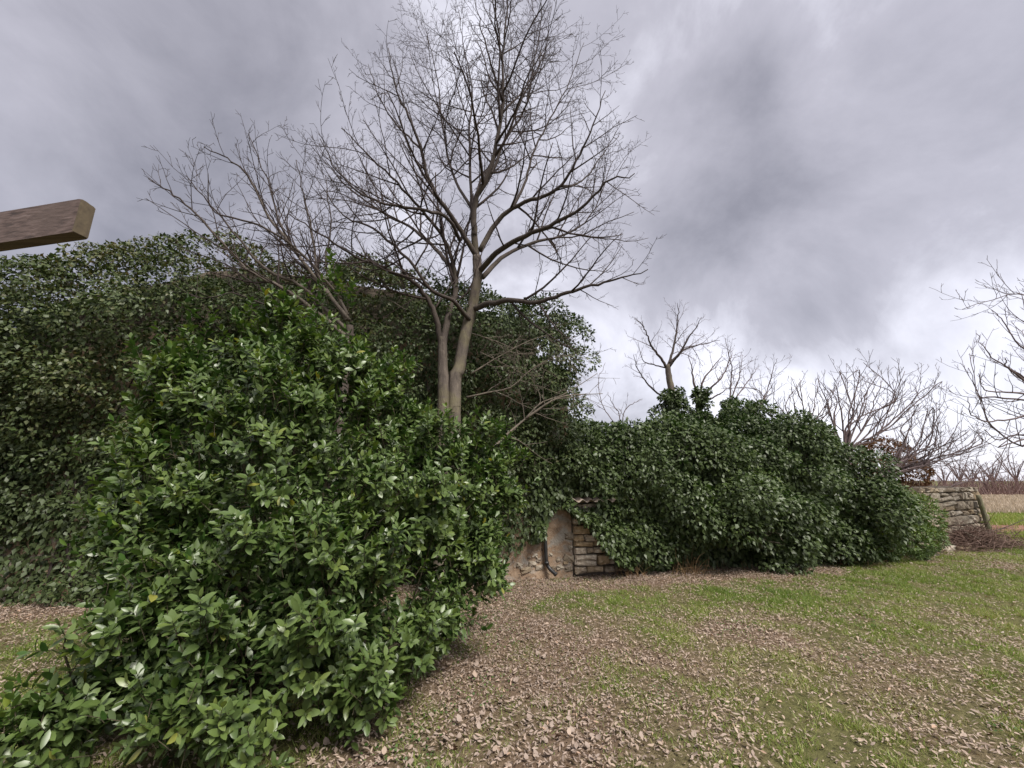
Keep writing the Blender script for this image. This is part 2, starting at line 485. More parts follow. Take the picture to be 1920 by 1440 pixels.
def stone_mesh(w, h, d, r):
    """roughly dressed block: 2 rings of 8 points each end, uneven"""
    out_ = []
    c = min(w, h) * r.uniform(.05, .24)
    def ring(sx, sz, y):
        x, z = w / 2 * sx, h / 2 * sz; cc = c
        pts = [(-x + cc, -z), (x - cc, -z), (x, -z + cc), (x, z - cc), (x - cc, z), (-x + cc, z), (-x, z - cc), (-x, -z + cc)]
        return [(px + r.normal(0, .045) * min(w, h), y + r.normal(0, .014), pz + r.normal(0, .05) * min(w, h)) for px, pz in pts]
    V = ring(.97, .97, d / 2) + ring(1.0, 1.0, -d * .30) + ring(.86, .80, -d / 2)
    V.append((r.normal(0, .02) * w, -d / 2 - r.uniform(.002, .018), r.normal(0, .02) * h))
    V = np.array(V)
    k = np.arange(8); k2 = (k + 1) % 8
    q = np.concatenate([np.stack([k, k2, k2 + 8, k + 8], -1), np.stack([k + 8, k2 + 8, k2 + 16, k + 16], -1)])
    t = np.concatenate([np.stack([k + 16, k2 + 16, np.full(8, 24)], -1), np.array([[0, j + 1, j] for j in range(1, 7)])])
    return mesh('stone', V, [q, t], smooth=False)

def course_stones(parent, org, dx, length, height, name='stone', hmin=.08, hmax=.2, wmin=.12, wmax=.42, top=None, seed=1, mask=None, skip_x=0.0, mat='stone'):
    """courses of rubble stone along dx (unit 2-vector) from org; each stone an object of its own"""
    r = np.random.default_rng(seed)
    ang = math.atan2(dx[1], dx[0]); z = 0.0
    while z < height:
        h = r.uniform(hmin, hmax)
        s = skip_x - r.uniform(0, wmin)
        s = skip_x
        while s < length:
            w = r.uniform(wmin, wmax) * (.7 + h / hmax * .5)
            hh = h * r.uniform(.74, .99)
            cx, cz = s + w / 2, z + h / 2
            if (top is None or cz + hh * .3 < top(cx)) and (mask is None or mask(cx, cz)):
                if h > .15 and w > .3 and r.random() < .3:             # two thin ones instead of one
                    pieces = [(cx, z + h * .27, w * .96, h * .46), (cx + r.uniform(-.02, .02), z + h * .75, w * .94, h * .44)]
                elif h > .11 and r.random() < .15:
                    pieces = [(s + w * .3, cz, w * .55, hh), (s + w * .8, z + h * .3, w * .36, hh * .5), (s + w * .8, z + h * .78, w * .36, hh * .4)]
                else: pieces = [(cx, cz, w * .965, hh)]
                for ax, az, ww, h2 in pieces:
                    d = .2
                    o = link(name, stone_mesh(ww, h2, d, r), M[mat], parent)
                    p = org + np.array([dx[0], dx[1]]) * ax
                    out_ = r.uniform(-.012, .03)
                    nrm_ = np.array([dx[1], -dx[0]])
                    p = p + nrm_ * (out_ - d / 2 + .04)
                    o.matrix_parent_inverse = Matrix.Identity(4)
                    o.location = (p[0] - parent.location.x, p[1] - parent.location.y, az - parent.location.z)
                    o.rotation_euler = (r.normal(0, .04), r.normal(0, .055), ang + r.normal(0, .05))
            s += w
        z += h

def box_mesh(name, org, dx, length, depth, z0, ztop_fn, n=24):
    """a wall/body with variable top, front at org..., going back by depth"""
    s = np.linspace(0, length, n); nb = -np.array([dx[1], -dx[0]])
    F_ = org + s[:, None] * dx; B_ = F_ + nb * depth
    zt = np.array([ztop_fn(a) for a in s])
    V = np.vstack([np.c_[F_, np.full(n, z0)], np.c_[F_, zt], np.c_[B_, zt], np.c_[B_, np.full(n, z0)]])
    k = np.arange(n - 1); Q = []
    for a in range(3): Q.append(np.stack([a * n + k, a * n + k + 1, (a + 1) * n + k + 1, (a + 1) * n + k], -1))
    Q.append(np.array([[0, n, 2 * n, 3 * n], [n - 1, 4 * n - 1, 3 * n - 1, 2 * n - 1]]))
    return mesh(name, V, Q, smooth=False)

# ------------------------------------------------------------------ ruined house and outbuilding
def on_wall(u, v, off=0.0):
    """(distance along wall line from A, height) of the pixel on the vertical wall plane moved outward by off"""
    d = ray(u, v); o = WALL_A + WN * off
    n3 = np.array([WN[0], WN[1]])
    t = (o @ n3) / (d[:2] @ n3)
    p = np.array([0, 0, CAM_H]) + d * t
    return (p[:2] - o) @ WD, p[2]

def plaster_mat():
    m, t, p = new_mat('old_render')
    c = ramp(t, [(.3, (.20, .135, .088)), (.5, (.31, .22, .15)), (.7, (.42, .325, .24))], noise(t, 5, 7, .68))
    c = mixc(t, ramp(t, [(.48, (0, 0, 0)), (.60, (1, 1, 1))], noise(t, 2.3, 6, .7, 1.0)), c, (.32, .29, .25))
    c = mixc(t, ramp(t, [(.58, (0, 0, 0)), (.66, (1, 1, 1))], noise(t, 12, 6, .72)), c, (.10, .075, .055))
    c = mixc(t, ramp(t, [(.66, (0, 0, 0)), (.71, (1, 1, 1))], noise(t, 17, 4, .7)), c, (.50, .47, .43))
    t.links.new(c, p.inputs['Base Color']); p.inputs['Roughness'].default_value = .95; p.inputs['Specular IOR Level'].default_value = .1
    h = noise(t, 16, 8, .7); bump(t, p, h, .8, .03)
    return m
M['plaster'] = plaster_mat()
SEAM = on_wall(1075, 1070)[0]

house = empty('ruined_house', (*(WALL_A + WD * 4), 0), 'ruined rendered house almost wholly hidden under thick ivy', 'house')
H_TOP = [on_wall(u, v, .75 if u < 650 else .35) for u, v in ((-160, 575), (0, 492), (90, 482), (180, 470), (330, 437), (470, 444), (600, 466), (700, 505), (830, 522), (950, 540), (1040, 562), (1085, 590))]
H_S = np.array([a for a, _ in H_TOP]); H_Z = np.array([b for _, b in H_TOP])
def house_top(s): return float(np.interp(s, H_S, H_Z))
hw0 = -5.0
link('wall', box_mesh('wall', WALL_A + WD * hw0, WD, SEAM - .012 - hw0, 5.0, -.1, lambda a: house_top(a + hw0) - 1.15, 40), M['plaster'], house)
nb_ = -WN * .48
link('roof', box_mesh('roof', WALL_A + WD * hw0 + nb_, WD, SEAM - .5 - hw0, 3.6, 3.0, lambda a: house_top(a + hw0) - .34 + .36 * min(max((6.6 - a - hw0) / 1.5, 0), 1), 40), M['core'], house)
# patched render: a raised old repair panel beside the pipe
s0, _ = on_wall(1035, 1000); s1, _ = on_wall(1073, 1000)
def wall_panel(name, poly, depth, parent, mat):
    """uneven slab standing proud of the wall, outline in pixels"""
    P = []
    for u, v in poly:
        s, z = on_wall(u, v); P.append((s, z))
    P = np.array(P)
    # refine the outline
    Q = []
    for a, b in zip(P, np.roll(P, -1, 0)):
        for t in np.linspace(0, 1, 5)[:-1]: Q.append(a * (1 - t) + b * t + rng.normal(0, .010, 2))
    Q = np.array(Q); n = len(Q); c = Q.mean(0)
    def w3(q, o): return np.c_[WALL_A + q[:, :1] * WD + WN * o, q[:, 1]]
    V = np.vstack([w3(Q, -.02), w3(Q, depth * .7), w3(c + (Q - c) * .95, depth), w3(c[None], depth)])
    k = np.arange(n); k2 = (k + 1) % n
    f = [np.vstack([np.stack([k, k2, k2 + n, k + n], -1), np.stack([k + n, k2 + n, k2 + 2 * n, k + 2 * n], -1)]), np.stack([k + 2 * n, k2 + 2 * n, np.full(n, 3 * n)], -1)]
    return link(name, mesh(name, V, f, smooth=False), mat, parent)
wall_panel('render_patch', [(1041, 1003), (1062, 1000), (1073, 1004), (1074, 1052), (1058, 1056), (1040, 1050)], .004, house, M['plaster'])

def bedded_stones():
    # rubble showing through the worn render and toothing out at the corner
    r = np.random.default_rng(17)
    for u, v, w, h in ((1067, 1006, .17, .12), (1066, 1046, .20, .13), (1069, 962, .12, .08), (1069, 1026, .10, .07), (1050, 1064, .16, .09), (1036, 1066, .12, .08), (1066, 1066, .15, .08), (1012, 1064, .17, .09), (998, 1058, .14, .10), (1003, 1042, .11, .08), (986, 1068, .20, .10), (974, 1060, .13, .09), (1033, 1040, .08, .06), (1010, 1050, .08, .06), (1046, 1050, .07, .05), (1060, 1054, .09, .06), (992, 1046, .07, .05)):
        q, z = on_wall(u, v); p = WALL_A + WD * q + WN * (-.050 + r.uniform(0, .010))
        o = link('stone', stone_mesh(w, h, .12, r), M['stone'], house); o.matrix_parent_inverse = Matrix.Identity(4)
        o.location = (p[0] - house.location.x, p[1] - house.location.y, z); o.rotation_euler = (r.normal(0, .05), r.normal(0, .2), math.atan2(WD[1], WD[0]) + r.normal(0, .05))
bedded_stones()

outb = empty('stone_outbuilding', (*(WALL_A + WD * (SEAM + 2.5)), 0), 'low dry stone outbuilding mostly buried under ivy with corner stones showing', 'outbuilding')
L_TOP = [on_wall(u, v, .1) for u, v in ((1020, 815), (1080, 800), (1110, 800), (1180, 796), (1240, 785), (1290, 790), (1345, 812), (1390, 820), (1430, 796), (1485, 770), (1545, 792), (1590, 850), (1620, 893), (1680, 925), (1735, 965), (1765, 1010))]
L_S = np.array([a for a, _ in L_TOP]); L_Z = np.array([b for _, b in L_TOP])
def low_top(s): return float(np.interp(s, L_S, L_Z))
OB_LEN = 6.3
link('wall_core', box_mesh('wall_core', WALL_A + WD * (SEAM + .012) - WN * .06, WD, OB_LEN, 3.0, -.1, lambda a: min(low_top(a + SEAM) - .40, 2.8), 30), M['core'], outb)
course_stones(outb, WALL_A + WD * (SEAM + .02), WD, 2.3, 1.75, seed=8, hmin=.06, hmax=.25, wmin=.13, wmax=.48, mat='pale_stone')

# corrugated roof sheet peeping from the ivy
def corrugated():
    s0, z0 = on_wall(1076, 938, .30)
    th = empty('corrugated_sheet', (*(WALL_A + WD * s0 + WN * .3), z0), 'edge of a weathered corrugated sheet poking out of the ivy above the corner stones', 'roof sheet')
    n = 61; L = 1.15; s = np.linspace(0, L, n)
    wv = .024 * np.cos(s / .16 * 2 * math.pi)
    rows = []
    for bk, dz in ((.02, -.01), (-.5, .10), (-1.2, .26)):
        p = WALL_A + (s0 + s)[:, None] * WD + WN * (.30 + bk)
        rows.append(np.c_[p, z0 + wv + dz])
    th_ = .007
    V = np.vstack(rows + [r - np.array([0, 0, th_]) for r in rows]); k = np.arange(n - 1); Q = []
    for a in (0, 1, 3, 4):
        q = np.stack([a * n + k, a * n + k + 1, (a + 1) * n + k + 1, (a + 1) * n + k], -1)
        Q.append(q if a < 2 else q[:, ::-1])
    Q.append(np.stack([k + 3 * n, k + 3 * n + 1, k + 1, k], -1))
    m, t, p = new_mat('fibre_cement')
    c = ramp(t, [(.3, (.30, .22, .16)), (.6, (.52, .44, .37)), (.8, (.62, .56, .50))], noise(t, 8, 6, .7))
    t.links.new(c, p.inputs['Base Color']); p.inputs['Roughness'].default_value = .9
    link('sheet', mesh('sheet', V, Q), m, th)
corrugated()

# black drain pipe
def drainpipe():
    m, t, p = new_mat('black_plastic')
    t.links.new(ramp(t, [(.3, (.012, .012, .013)), (.7, (.03, .03, .03))], noise(t, 12, 4)), p.inputs['Base Color']); p.inputs['Roughness'].default_value = .45
    pts = [on_wall(1021, 930, .06), on_wall(1022, 1000, .06), on_wall(1024, 1050, .06), on_wall(1028, 1062, .08)]
    P = [np.append(WALL_A + WD * s + WN * .07, z) for s, z in pts]
    e = ground_at(1040, 1082); P.append(np.array([P[-1][0] * .5 + e[0] * .5, P[-1][1] * .5 + e[1] * .5, .10])); P.append(e + np.array([.02, -.02, .045]))
    o = empty('drainpipe', (P[0][0], P[0][1], 0), 'thin black plastic drainpipe with bent foot on the rendered wall', 'drainpipe')
    T = Tubes(); q = smooth_line(P, 26); T.add(q, np.full(len(q), .032), 10); link('pipe', T.mesh('pipe'), m, o)
    T = Tubes(); c = q[11]; T.add([c + [0, 0, -.02], c + [0, 0, .02]], [.042, .042], 10); link('bracket', T.mesh('bracket'), m, o)
    T = Tubes(); T.add([q[-2] + (q[-1] - q[-2]) * .2, q[-1] + (q[-1] - q[-2]) * .3], [.039, .041], 10); link('pipe_end', T.mesh('pipe_end'), m, o)
drainpipe()

# ------------------------------------------------------------------ ivy
GAP_POLY = np.array([(1050, 945), (1070, 958), (1085, 972), (1112, 996), (1128, 1024), (1156, 1054), (1195, 1070), (1180, 1100), (940, 1110), (950, 1050), (985, 1020), (1020, 1010), (1030, 965)])
def in_poly(u, v, poly):
    c = np.zeros(u.shape, bool); j = len(poly) - 1
    for i in range(len(poly)):
        xi, yi = poly[i]; xj, yj = poly[j]
        cond = ((yi > v) != (yj > v)) & (u < (xj - xi) * (v - yi) / (yj - yi + 1e-9) + xi)
        c ^= cond; j = i
    return c
SHEET_BOX = (1074, 926, 1118, 946)
def visible_gap(P):
    u, v = project(P)
    g = in_poly(u, v, GAP_POLY)
    g |= (u > SHEET_BOX[0]) & (u < SHEET_BOX[2]) & (v > SHEET_BOX[1]) & (v < SHEET_BOX[3] + 3) & (P[..., 1] < 12)
    return g

UP = np.array([0, 0, 1.0])
def clump_leaves(C, O, Rr, cnt, flat, size, rnd_fn, drop=.55, seed=0):
    """leaf clumps: centres C, outward dirs O, radii Rr, leaves per clump cnt"""
    r = np.random.default_rng(seed)
    idx = np.repeat(np.arange(len(C)), cnt); n = len(idx)
    q = unit(r.normal(0, 1, (n, 3)))
    o = O[idx]; dn = (q * o).sum(-1, keepdims=True)
    q = np.where(dn < -.15, q - 2 * dn * o, q)
    rad = Rr[idx] * np.cbrt(r.uniform(.25, 1.12, n))
    sc = np.where((q * o).sum(-1) > 0, 1.0, 1.0)
    P = C[idx] + q * (rad * sc)[:, None] * np.array([1, 1, flat])
    N = unit(q * .7 + UP * .45 + o * .3 + r.normal(0, .38, (n, 3)))
    D = unit(-UP * drop + q * .5 + o * .25 + r.normal(0, .5, (n, 3)))
    L = size * r.uniform(.65, 1.35, n)
    return idx, P, N, D, L, rnd_fn(P, idx, r)

def sheet_points(n, s0, s1, top_fn, off_fn, back, r, dz=0.0):
    """points over wall face, rounded top and some way back on the roof: position, outward dir"""
    s = r.uniform(s0, s1, n); zt = np.interp(s, *top_fn) + dz
    q = r.uniform(0, 1, n) * (zt + back)
    P = np.zeros((n, 3)); O = np.zeros((n, 3))
    rr = .6
    wallp = q < zt - rr
    z = np.where(wallp, q, 0); 
    arc = (q >= zt - rr) & (q < zt - rr + rr * 1.57)
    a = np.clip((q - (zt - rr)) / rr, 0, 1.57)
    z = np.where(wallp, q, zt - rr + rr * np.sin(a))
    inn = np.where(wallp, 0, rr * (1 - np.cos(a)))
    bk = np.maximum(q - (zt - rr + rr * 1.57), 0)
    inn = inn + bk; z = z + bk * -.05
    oh = np.where(wallp, 1, np.cos(a)); ov = np.where(wallp, 0.05, np.sin(a))
    off = off_fn(s, z / np.maximum(zt, .1), zt)
    P[:, :2] = WALL_A + s[:, None] * WD + WN * (off * np.clip(oh, .35, 1) - inn)[:, None]; P[:, 2] = z
    O[:, :2] = WN * oh[:, None]; O[:, 2] = ov
    return P, unit(O), s

def thin_out(P, dmin):
    keep = []; cell = {}
    for i, p in enumerate(P):
        k = tuple((p // dmin).astype(int)); ok = True
        for dx in (-1, 0, 1):
            for dy in (-1, 0, 1):
                for dz in (-1, 0, 1):
                    for j in cell.get((k[0] + dx, k[1] + dy, k[2] + dz), ()):
                        if ((P[j] - p) ** 2).sum() < dmin * dmin: ok = False
        if ok: cell.setdefault(k, []).append(i); keep.append(i)
    return np.array(keep)

ivf = Field(24, 1.5, 21); ivf2 = Field(24, 3.0, 22)
def build_ivy(name, label, s0, s1, tops, off_fn, back, dmin, per, size, rnd_fn, mat, seed, radii=(.17, .36), drop_mask=None, dz=-.16):
    r = np.random.default_rng(seed)
    th = empty(name, (*(WALL_A + WD * (s0 + s1) / 2 + WN * .3), 0), label, 'ivy')
    P, O, s = sheet_points(9000, s0, s1, tops, off_fn, back, r, dz)
    P = P + O * (.17 * ivf(P) + .10 * ivf2(P * 1.2))[:, None]
    P[:, 2] = np.maximum(P[:, 2], .12)
    k = thin_out(P, dmin); P, O = P[k], O[k]
    hol = Field(20, 2.4, seed + 500)(P) < -1.05
    hol &= P[:, 2] < np.interp(s[k], *tops) - .9
    P, O = P[~hol], O[~hol]
    if drop_mask is not None:
        m = ~drop_mask(P); P, O = P[m], O[m]
    Rr = r.uniform(*radii, len(P)) * (1 + .25 * ivf2(P))
    Rr = np.clip(Rr, .10, .5)
    O2 = unit(O + UP * .35 + r.normal(0, .15, O.shape))
    idx, LP, N, D, L, rd = clump_leaves(P, O2, Rr, np.maximum((per * (Rr / .27) ** 2).astype(int), 25), .8, size, rnd_fn, seed=seed)
    # close under-layer against the wall
    P2, O_, s_ = sheet_points(int((s1 - s0) * 5 * 760), s0, s1, tops, lambda a, b, c: off_fn(a, b, c) * .45, back, r, dz - .1)
    n2 = len(P2)
    N2 = unit(O_ + UP * .25 + r.normal(0, .4, (n2, 3))); D2 = unit(-UP + r.normal(0, .5, (n2, 3)) + O_ * .2)
    P2 = P2 + O_ * r.uniform(-.05, .08, n2)[:, None]
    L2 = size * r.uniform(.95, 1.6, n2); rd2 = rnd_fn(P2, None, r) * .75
    k3 = r.permutation(n2)[: n2 // 2]; k3 = k3[P2[k3, 2] < 2.2]
    P3 = P2[k3] + O_[k3] * r.uniform(.03, .12, len(k3))[:, None] + r.normal(0, .08, (len(k3), 3))
    P2 = np.vstack([P2, P3]); N2 = np.vstack([N2, N2[k3]]); D2 = np.vstack([D2, D2[k3]]); L2 = np.r_[L2, L2[k3]]; rd2 = np.r_[rd2, rd2[k3]]
    AP = np.vstack([LP, P2]); AN = np.vstack([N, N2]); AD = np.vstack([D, D2]); AL = np.r_[L, L2]; AR = np.r_[rd, rd2]
    m = (AP[:, 2] > .02) & ~visible_gap(AP)
    AP, AN, AD, AL, AR = AP[m], AN[m], AD[m], AL[m], AR[m]; n = len(AP)
    leaf_object('foliage', mat, th, 'stuff', leaves_simple, AP, AD, AN, AL, AL * r.uniform(.48, .8, n), r.uniform(.0, .35, n), r.uniform(-.1, .3, n), np.clip(AR, 0, 1))
    # climbing stems
    T = Tubes()
    for i in range(26):
        s = r.uniform(s0, s1); zt = float(np.interp(s, *tops))
        if SEAM - 1.6 < s < SEAM + 1.3: continue
        p = np.append(WALL_A + WD * s + WN * .1, 0.0)
        q = wander(p, [r.normal(0, .2), 0, 1], max(zt * .8, .6), 10, .12, .15)
        q[:, :2] = WALL_A + WD * (((q[:, :2] - WALL_A) @ WD))[:, None] + WN * (.06 + .03 * r.random())
        T.add(q, np.linspace(.022, .006, 11), 4)
    T_o = link('stem', T.mesh('stem'), M['limb'], th, 'stuff')
    return th

def house_off(s, h, zt):
    # overhanging upper tiers, thin against the wall low down
    return .10 + .55 * np.clip((h - .30) / .5, 0, 1) * np.clip((6.8 - s) / 2.5, .35, 1) + .12 * (h > .5) + np.clip((7.5 - s) / 3, .25, 1) * .17 * np.sin(h * zt * 6.2 + 1.6 * np.sin(s * .9) + .8 * np.sin(s * 2.3))
def house_rnd(P, idx, r):
    h = np.clip((P[:, 2] - 2.2) / 3.0, 0, 1)
    left = np.clip((1.5 - P[:, 0]) / 4, 0, 1)
    return np.clip(r.beta(2.2, 3.0, len(P)) * .75 + h * left * r.uniform(.0, .42, len(P)) + .09 * ivf(P * 1.3), 0, 1)
build_ivy('ivy', 'tall tiered wall of ivy covering the two storey house', -2.6, SEAM + .12, (H_S, H_Z), house_off, 1.1, .30, 185, .061, house_rnd, M['ivy'], 31, radii=(.18, .40))

def low_off(s, h, zt):
    return .16 + .40 * np.sin(np.clip(h, 0, 1) * 2.6) * np.clip((s - SEAM) / 1.5, .15, 1) + .18 * np.clip((s - SEAM - 1) / 2, 0, 1) * (h < .6)
def low_rnd(P, idx, r):
    return np.clip(r.beta(2.2, 2.8, len(P)) * .8 + .10 * ivf(P * 1.4) + .16 * np.clip((P[:, 0] - 4.0) / 2.5, 0, 1) * r.random(len(P)), 0, 1)
build_ivy('ivy', 'long low mound of dark ivy right of the exposed stones', SEAM - .75, on_wall(1615, 1000)[0], (L_S, L_Z), low_off, 1.5, .29, 180, .074, low_rnd, M['ivy_low'], 32, radii=(.17, .40))

# ------------------------------------------------------------------ yellow-green shrub at the end of the ivy
def blob_shoots(blobs, spacing, r, depth=.16, per_area=1.0):
    """points over the union of spheres (centre, radius): positions and outward directions"""
    PP, OO = [], []
    for i, (c, ra) in enumerate(blobs):
        n = int(4 * math.pi * np.prod(ra) ** (2 / 3) / spacing ** 2 * 2.2)
        q = unit(r.normal(0, 1, (n, 3))); P = c + q * ra
        ok = np.ones(n, bool)
        for j, (c2, r2) in enumerate(blobs):
            if j != i: ok &= (((P - c2) / r2) ** 2).sum(-1) > (1 - depth) ** 2
        PP.append(P[ok]); OO.append(unit(q / ra)[ok])
    P, O = np.vstack(PP), np.vstack(OO)
    k = r.permutation(len(P)); P, O = P[k], O[k]
    k = thin_out(P, spacing); return P[k], O[k]

def bl(u, v, Y, ra):
    return (at(u, v, Y), np.array(ra if isinstance(ra, tuple) else (ra, ra, ra), float))

def green_shrub():
    r = np.random.default_rng(41)
    th = empty('green_shrub', (*ground_at(1690, 1045)[:2], 0), 'bright yellowish green shrub between the ivy mound and the stone wall', 'shrub')
    b = [bl(1665, 968, 9.4, (.6, .5, .55)), bl(1705, 972, 9.6, (.45, .45, .5)), bl(1665, 1005, 9.2, (.7, .5, .45)), bl(1630, 1005, 9.1, (.5, .45, .4)), bl(1640, 935, 9.5, (.45, .45, .35)), bl(1715, 1000, 9.6, (.4, .4, .35))]
    P, O = blob_shoots(b, .17, r)
    m = P[:, 2] > .1; P, O = P[m], O[m]
    idx, LP, N, D, L, rd = clump_leaves(P, unit(O + UP * .5), r.uniform(.10, .2, len(P)), np.full(len(P), 140), .8, .055, lambda P, i, r: np.clip(r.beta(2, 2.4, len(P)) + .25 * np.clip(P[:, 2] - .7, -.6, .6), 0, 1), drop=.1, seed=42)
    m = LP[:, 2] > .02; LP, N, D, L, rd = LP[m], N[m], D[m], L[m], rd[m]; n = len(LP)
    leaf_object('foliage', M['shrub'], th, 'stuff', leaves_simple, LP, D, N, L, L * .42, r.uniform(.1, .3, n), r.uniform(0, .3, n), rd)
    T = Tubes(); base = np.array([*ground_at(1670, 1040)[:2], 0]) + np.array([0, .4, 0])
    for p in P[::9]:
        T.add(smooth_line([base, base * .4 + p * .6 + np.array([0, 0, .1]), p], 7), np.linspace(.014, .004, 7), 4)
    for k in range(3):
        p = at(1700 + 18 * k, 985 - 12 * k, 9.2); T.add(wander(p, [.3, 0, 1], .9, 6, .15, .02), np.linspace(.007, .003, 7), 4)
    link('stem', T.mesh('stem'), M['pale_twig'], th, 'stuff')
green_shrub()

# ------------------------------------------------------------------ bay laurel in front
def laurel():
    r = np.random.default_rng(51)
    base = np.array([*at(520, 1180, 3.7)[:2], 0.0])
    th = empty('laurel_bush', base, 'big glossy green laurel bush filling the left of the yard', 'bush')
    b = [bl(520, 900, 3.75, (1.0, .85, .98)), bl(420, 765, 3.8, .64), bl(555, 690, 4.0, .58), bl(325, 950, 3.5, .50), bl(262, 880, 3.6, .30), bl(285, 1040, 3.4, .30),
         bl(265, 1240, 2.95, .40), bl(165, 1305, 2.85, .22), bl(110, 1340, 2.6, .20), bl(852, 900, 4.3, .42), bl(880, 1000, 4.35, .40), bl(905, 870, 4.5, .28), bl(235, 950, 3.55, .30), bl(275, 1105, 3.2, .28), bl(225, 1240, 2.9, .22), bl(330, 1160, 3.0, .42), bl(380, 1010, 3.25, .42), bl(600, 1130, 3.2, .60), bl(440, 1280, 2.85, .45), bl(330, 1330, 2.8, .30), bl(770, 925, 4.15, .60),
         bl(925, 930, 4.5, .38), bl(840, 1060, 4.25, .42), bl(745, 1200, 3.6, .40), bl(830, 1140, 4.0, .34), bl(660, 725, 4.3, .52), bl(825, 835, 4.35, .40), bl(750, 790, 4.4, .36), bl(660, 1270, 3.15, .33), bl(420, 1110, 3.1, .55)]
    C, O = blob_shoots(b, .31, r, .10)
    m = (C[:, 2] > .14); C, O = C[m], O[m]
    # clump of shoots around each branch end
    nclump = len(C)
    view = unit(C - np.array([0, 0, CAM_H])); front = (O * view).sum(-1) < .35
    k = np.where(front, 40, 4)
    idx = np.repeat(np.arange(nclump), k); n = len(idx)
    push = r.normal(.02, .13, nclump)
    cc = C + O * push[:, None]
    off = r.normal(0, 1, (n, 3)) * np.array([.10, .10, .095])
    tip = cc[idx] + off - O[idx] * (np.abs(r.normal(0, .13, n)))[:, None]
    sd = unit(O[idx] * .55 + UP * .65 + unit(off) * .55 + r.normal(0, .28, (n, 3)))
    # shoots sticking out of the top
    m = tip[:, 2] > .07
    tip, sd, idx = tip[m], sd[m], idx[m]; n = len(tip)
    for (u, v, Y) in ((622, 470, 4.2), (640, 500, 4.25), (605, 520, 4.1), (660, 520, 4.3), (590, 545, 4.2), (365, 560, 3.8), (400, 575, 3.8), (352, 600, 3.8)):
        p = at(u, v, Y)
        for j in range(4):
            tip = np.vstack([tip, p - UP * .09 * j + r.normal(0, .02, 3)]); sd = np.vstack([sd, unit(UP + r.normal(0, .25, 3))]); idx = np.r_[idx, 0]
    n = len(tip)
    # leaves along each shoot
    nl = r.integers(7, 12, n); si = np.repeat(np.arange(n), nl); m = len(si)
    j = np.concatenate([np.arange(a) for a in nl]); t = j / np.repeat(nl, nl)
    slen = np.repeat(r.uniform(.09, .17, n), nl)
    d = sd[si]; a = unit(np.cross(d, np.array([.3, .8, .52]))); bb = np.cross(d, a)
    ph = j * 2.4 + np.repeat(r.uniform(0, 6.28, n), nl) + r.normal(0, .3, m)
    rad = a * np.cos(ph)[:, None] + bb * np.sin(ph)[:, None]
    ang = np.radians(np.clip(72 - 48 * t + r.normal(0, 12, m), 8, 95))
    D = d * np.cos(ang)[:, None] + rad * np.sin(ang)[:, None] - UP * .10
    N = unit(d * np.sin(ang)[:, None] - rad * np.cos(ang)[:, None] + UP * .25 + r.normal(0, .18, (m, 3)))
    P = tip[si] - d * (slen * (1 - t))[:, None]
    L = (.076 * (1 - .35 * np.clip(t - .65, 0, 1) / .35)) * r.uniform(.72, 1.22, m)
    Wd = L * r.uniform(.40, .54, m)
    fold = r.uniform(.05, .45, m); curl = r.uniform(-.05, .30, m)
    shoot_r = np.repeat(r.beta(2, 2.4, n), nl)
    rnd = np.clip(-.04 + .58 * shoot_r + .30 * r.random(m) + .26 * np.clip(t - .55, 0, 1) * np.repeat(r.random(n) ** 1.3, nl) / .45, 0, .93)
    rnd = np.where(r.random(m) < .006, r.uniform(.95, 1, m), rnd)
    keep = P[:, 2] > .03
    P, D, N, L, Wd, fold, curl, rnd = [x[keep] for x in (P, D, N, L, Wd, fold, curl, rnd)]
    # darker leaves deeper inside: shade of the gaps put into their colour
    n_out = len(P)
    for c_, ra_ in b:
        nn = int(1150 * np.prod(ra_) ** (2 / 3) / .3)
        q = unit(r.normal(0, 1, (nn, 3))) * (r.uniform(.45, .78, nn)[:, None]); p2 = c_ + q * ra_
        ok = p2[:, 2] > .08; p2, q = p2[ok], q[ok]; nn = len(p2)
        P = np.vstack([P, p2]); D = np.vstack([D, unit(q + UP * .2 + r.normal(0, .6, (nn, 3)))]); N = np.vstack([N, unit(UP * .8 + q * .4 + r.normal(0, .5, (nn, 3)))])
        l_ = r.uniform(.055, .09, nn); L = np.r_[L, l_]; Wd = np.r_[Wd, l_ * .46]; fold = np.r_[fold, r.uniform(.05, .4, nn)]; curl = np.r_[curl, r.uniform(0, .3, nn)]; rnd = np.r_[rnd, r.uniform(.02, .4, nn)]
    # the 300 that show largest become leaves of their own
    u, v = project(P + D * (L / 2)[:, None]); dist = np.linalg.norm(P - np.array([0, 0, CAM_H]), axis=1)
    Du, Nu, _ = ortho(D, N)
    vw = unit(P - np.array([0, 0, CAM_H]))
    app = (L / dist) ** 2 * np.abs((Nu * vw).sum(-1)) * np.where((u > 5) & (u < 1915) & (v > 5) & (v < 1435), 1, 0)
    # keep only leaves nothing hides: nearest within a coarse picture cell
    key = (u // 26).astype(int) * 1000 + (v // 26).astype(int)
    order = np.argsort(dist); first = {}
    for i_ in order:
        if app[i_] > 0 and key[i_] not in first: first[key[i_]] = i_
    cand = np.array(list(first.values())); cand = cand[np.argsort(-app[cand])][:300]
    big = np.zeros(len(P), bool); big[cand] = True
    o_ = ~big
    ins = o_ & (np.arange(len(P)) >= n_out); o_ &= ~ins
    V1, f1, k1 = leaves_fine(P[o_], D[o_], N[o_], L[o_], Wd[o_], fold[o_], curl[o_])
    V2, f2, k2 = leaves_simple(P[ins], D[ins], N[ins], L[ins], Wd[ins], fold[ins], curl[ins])
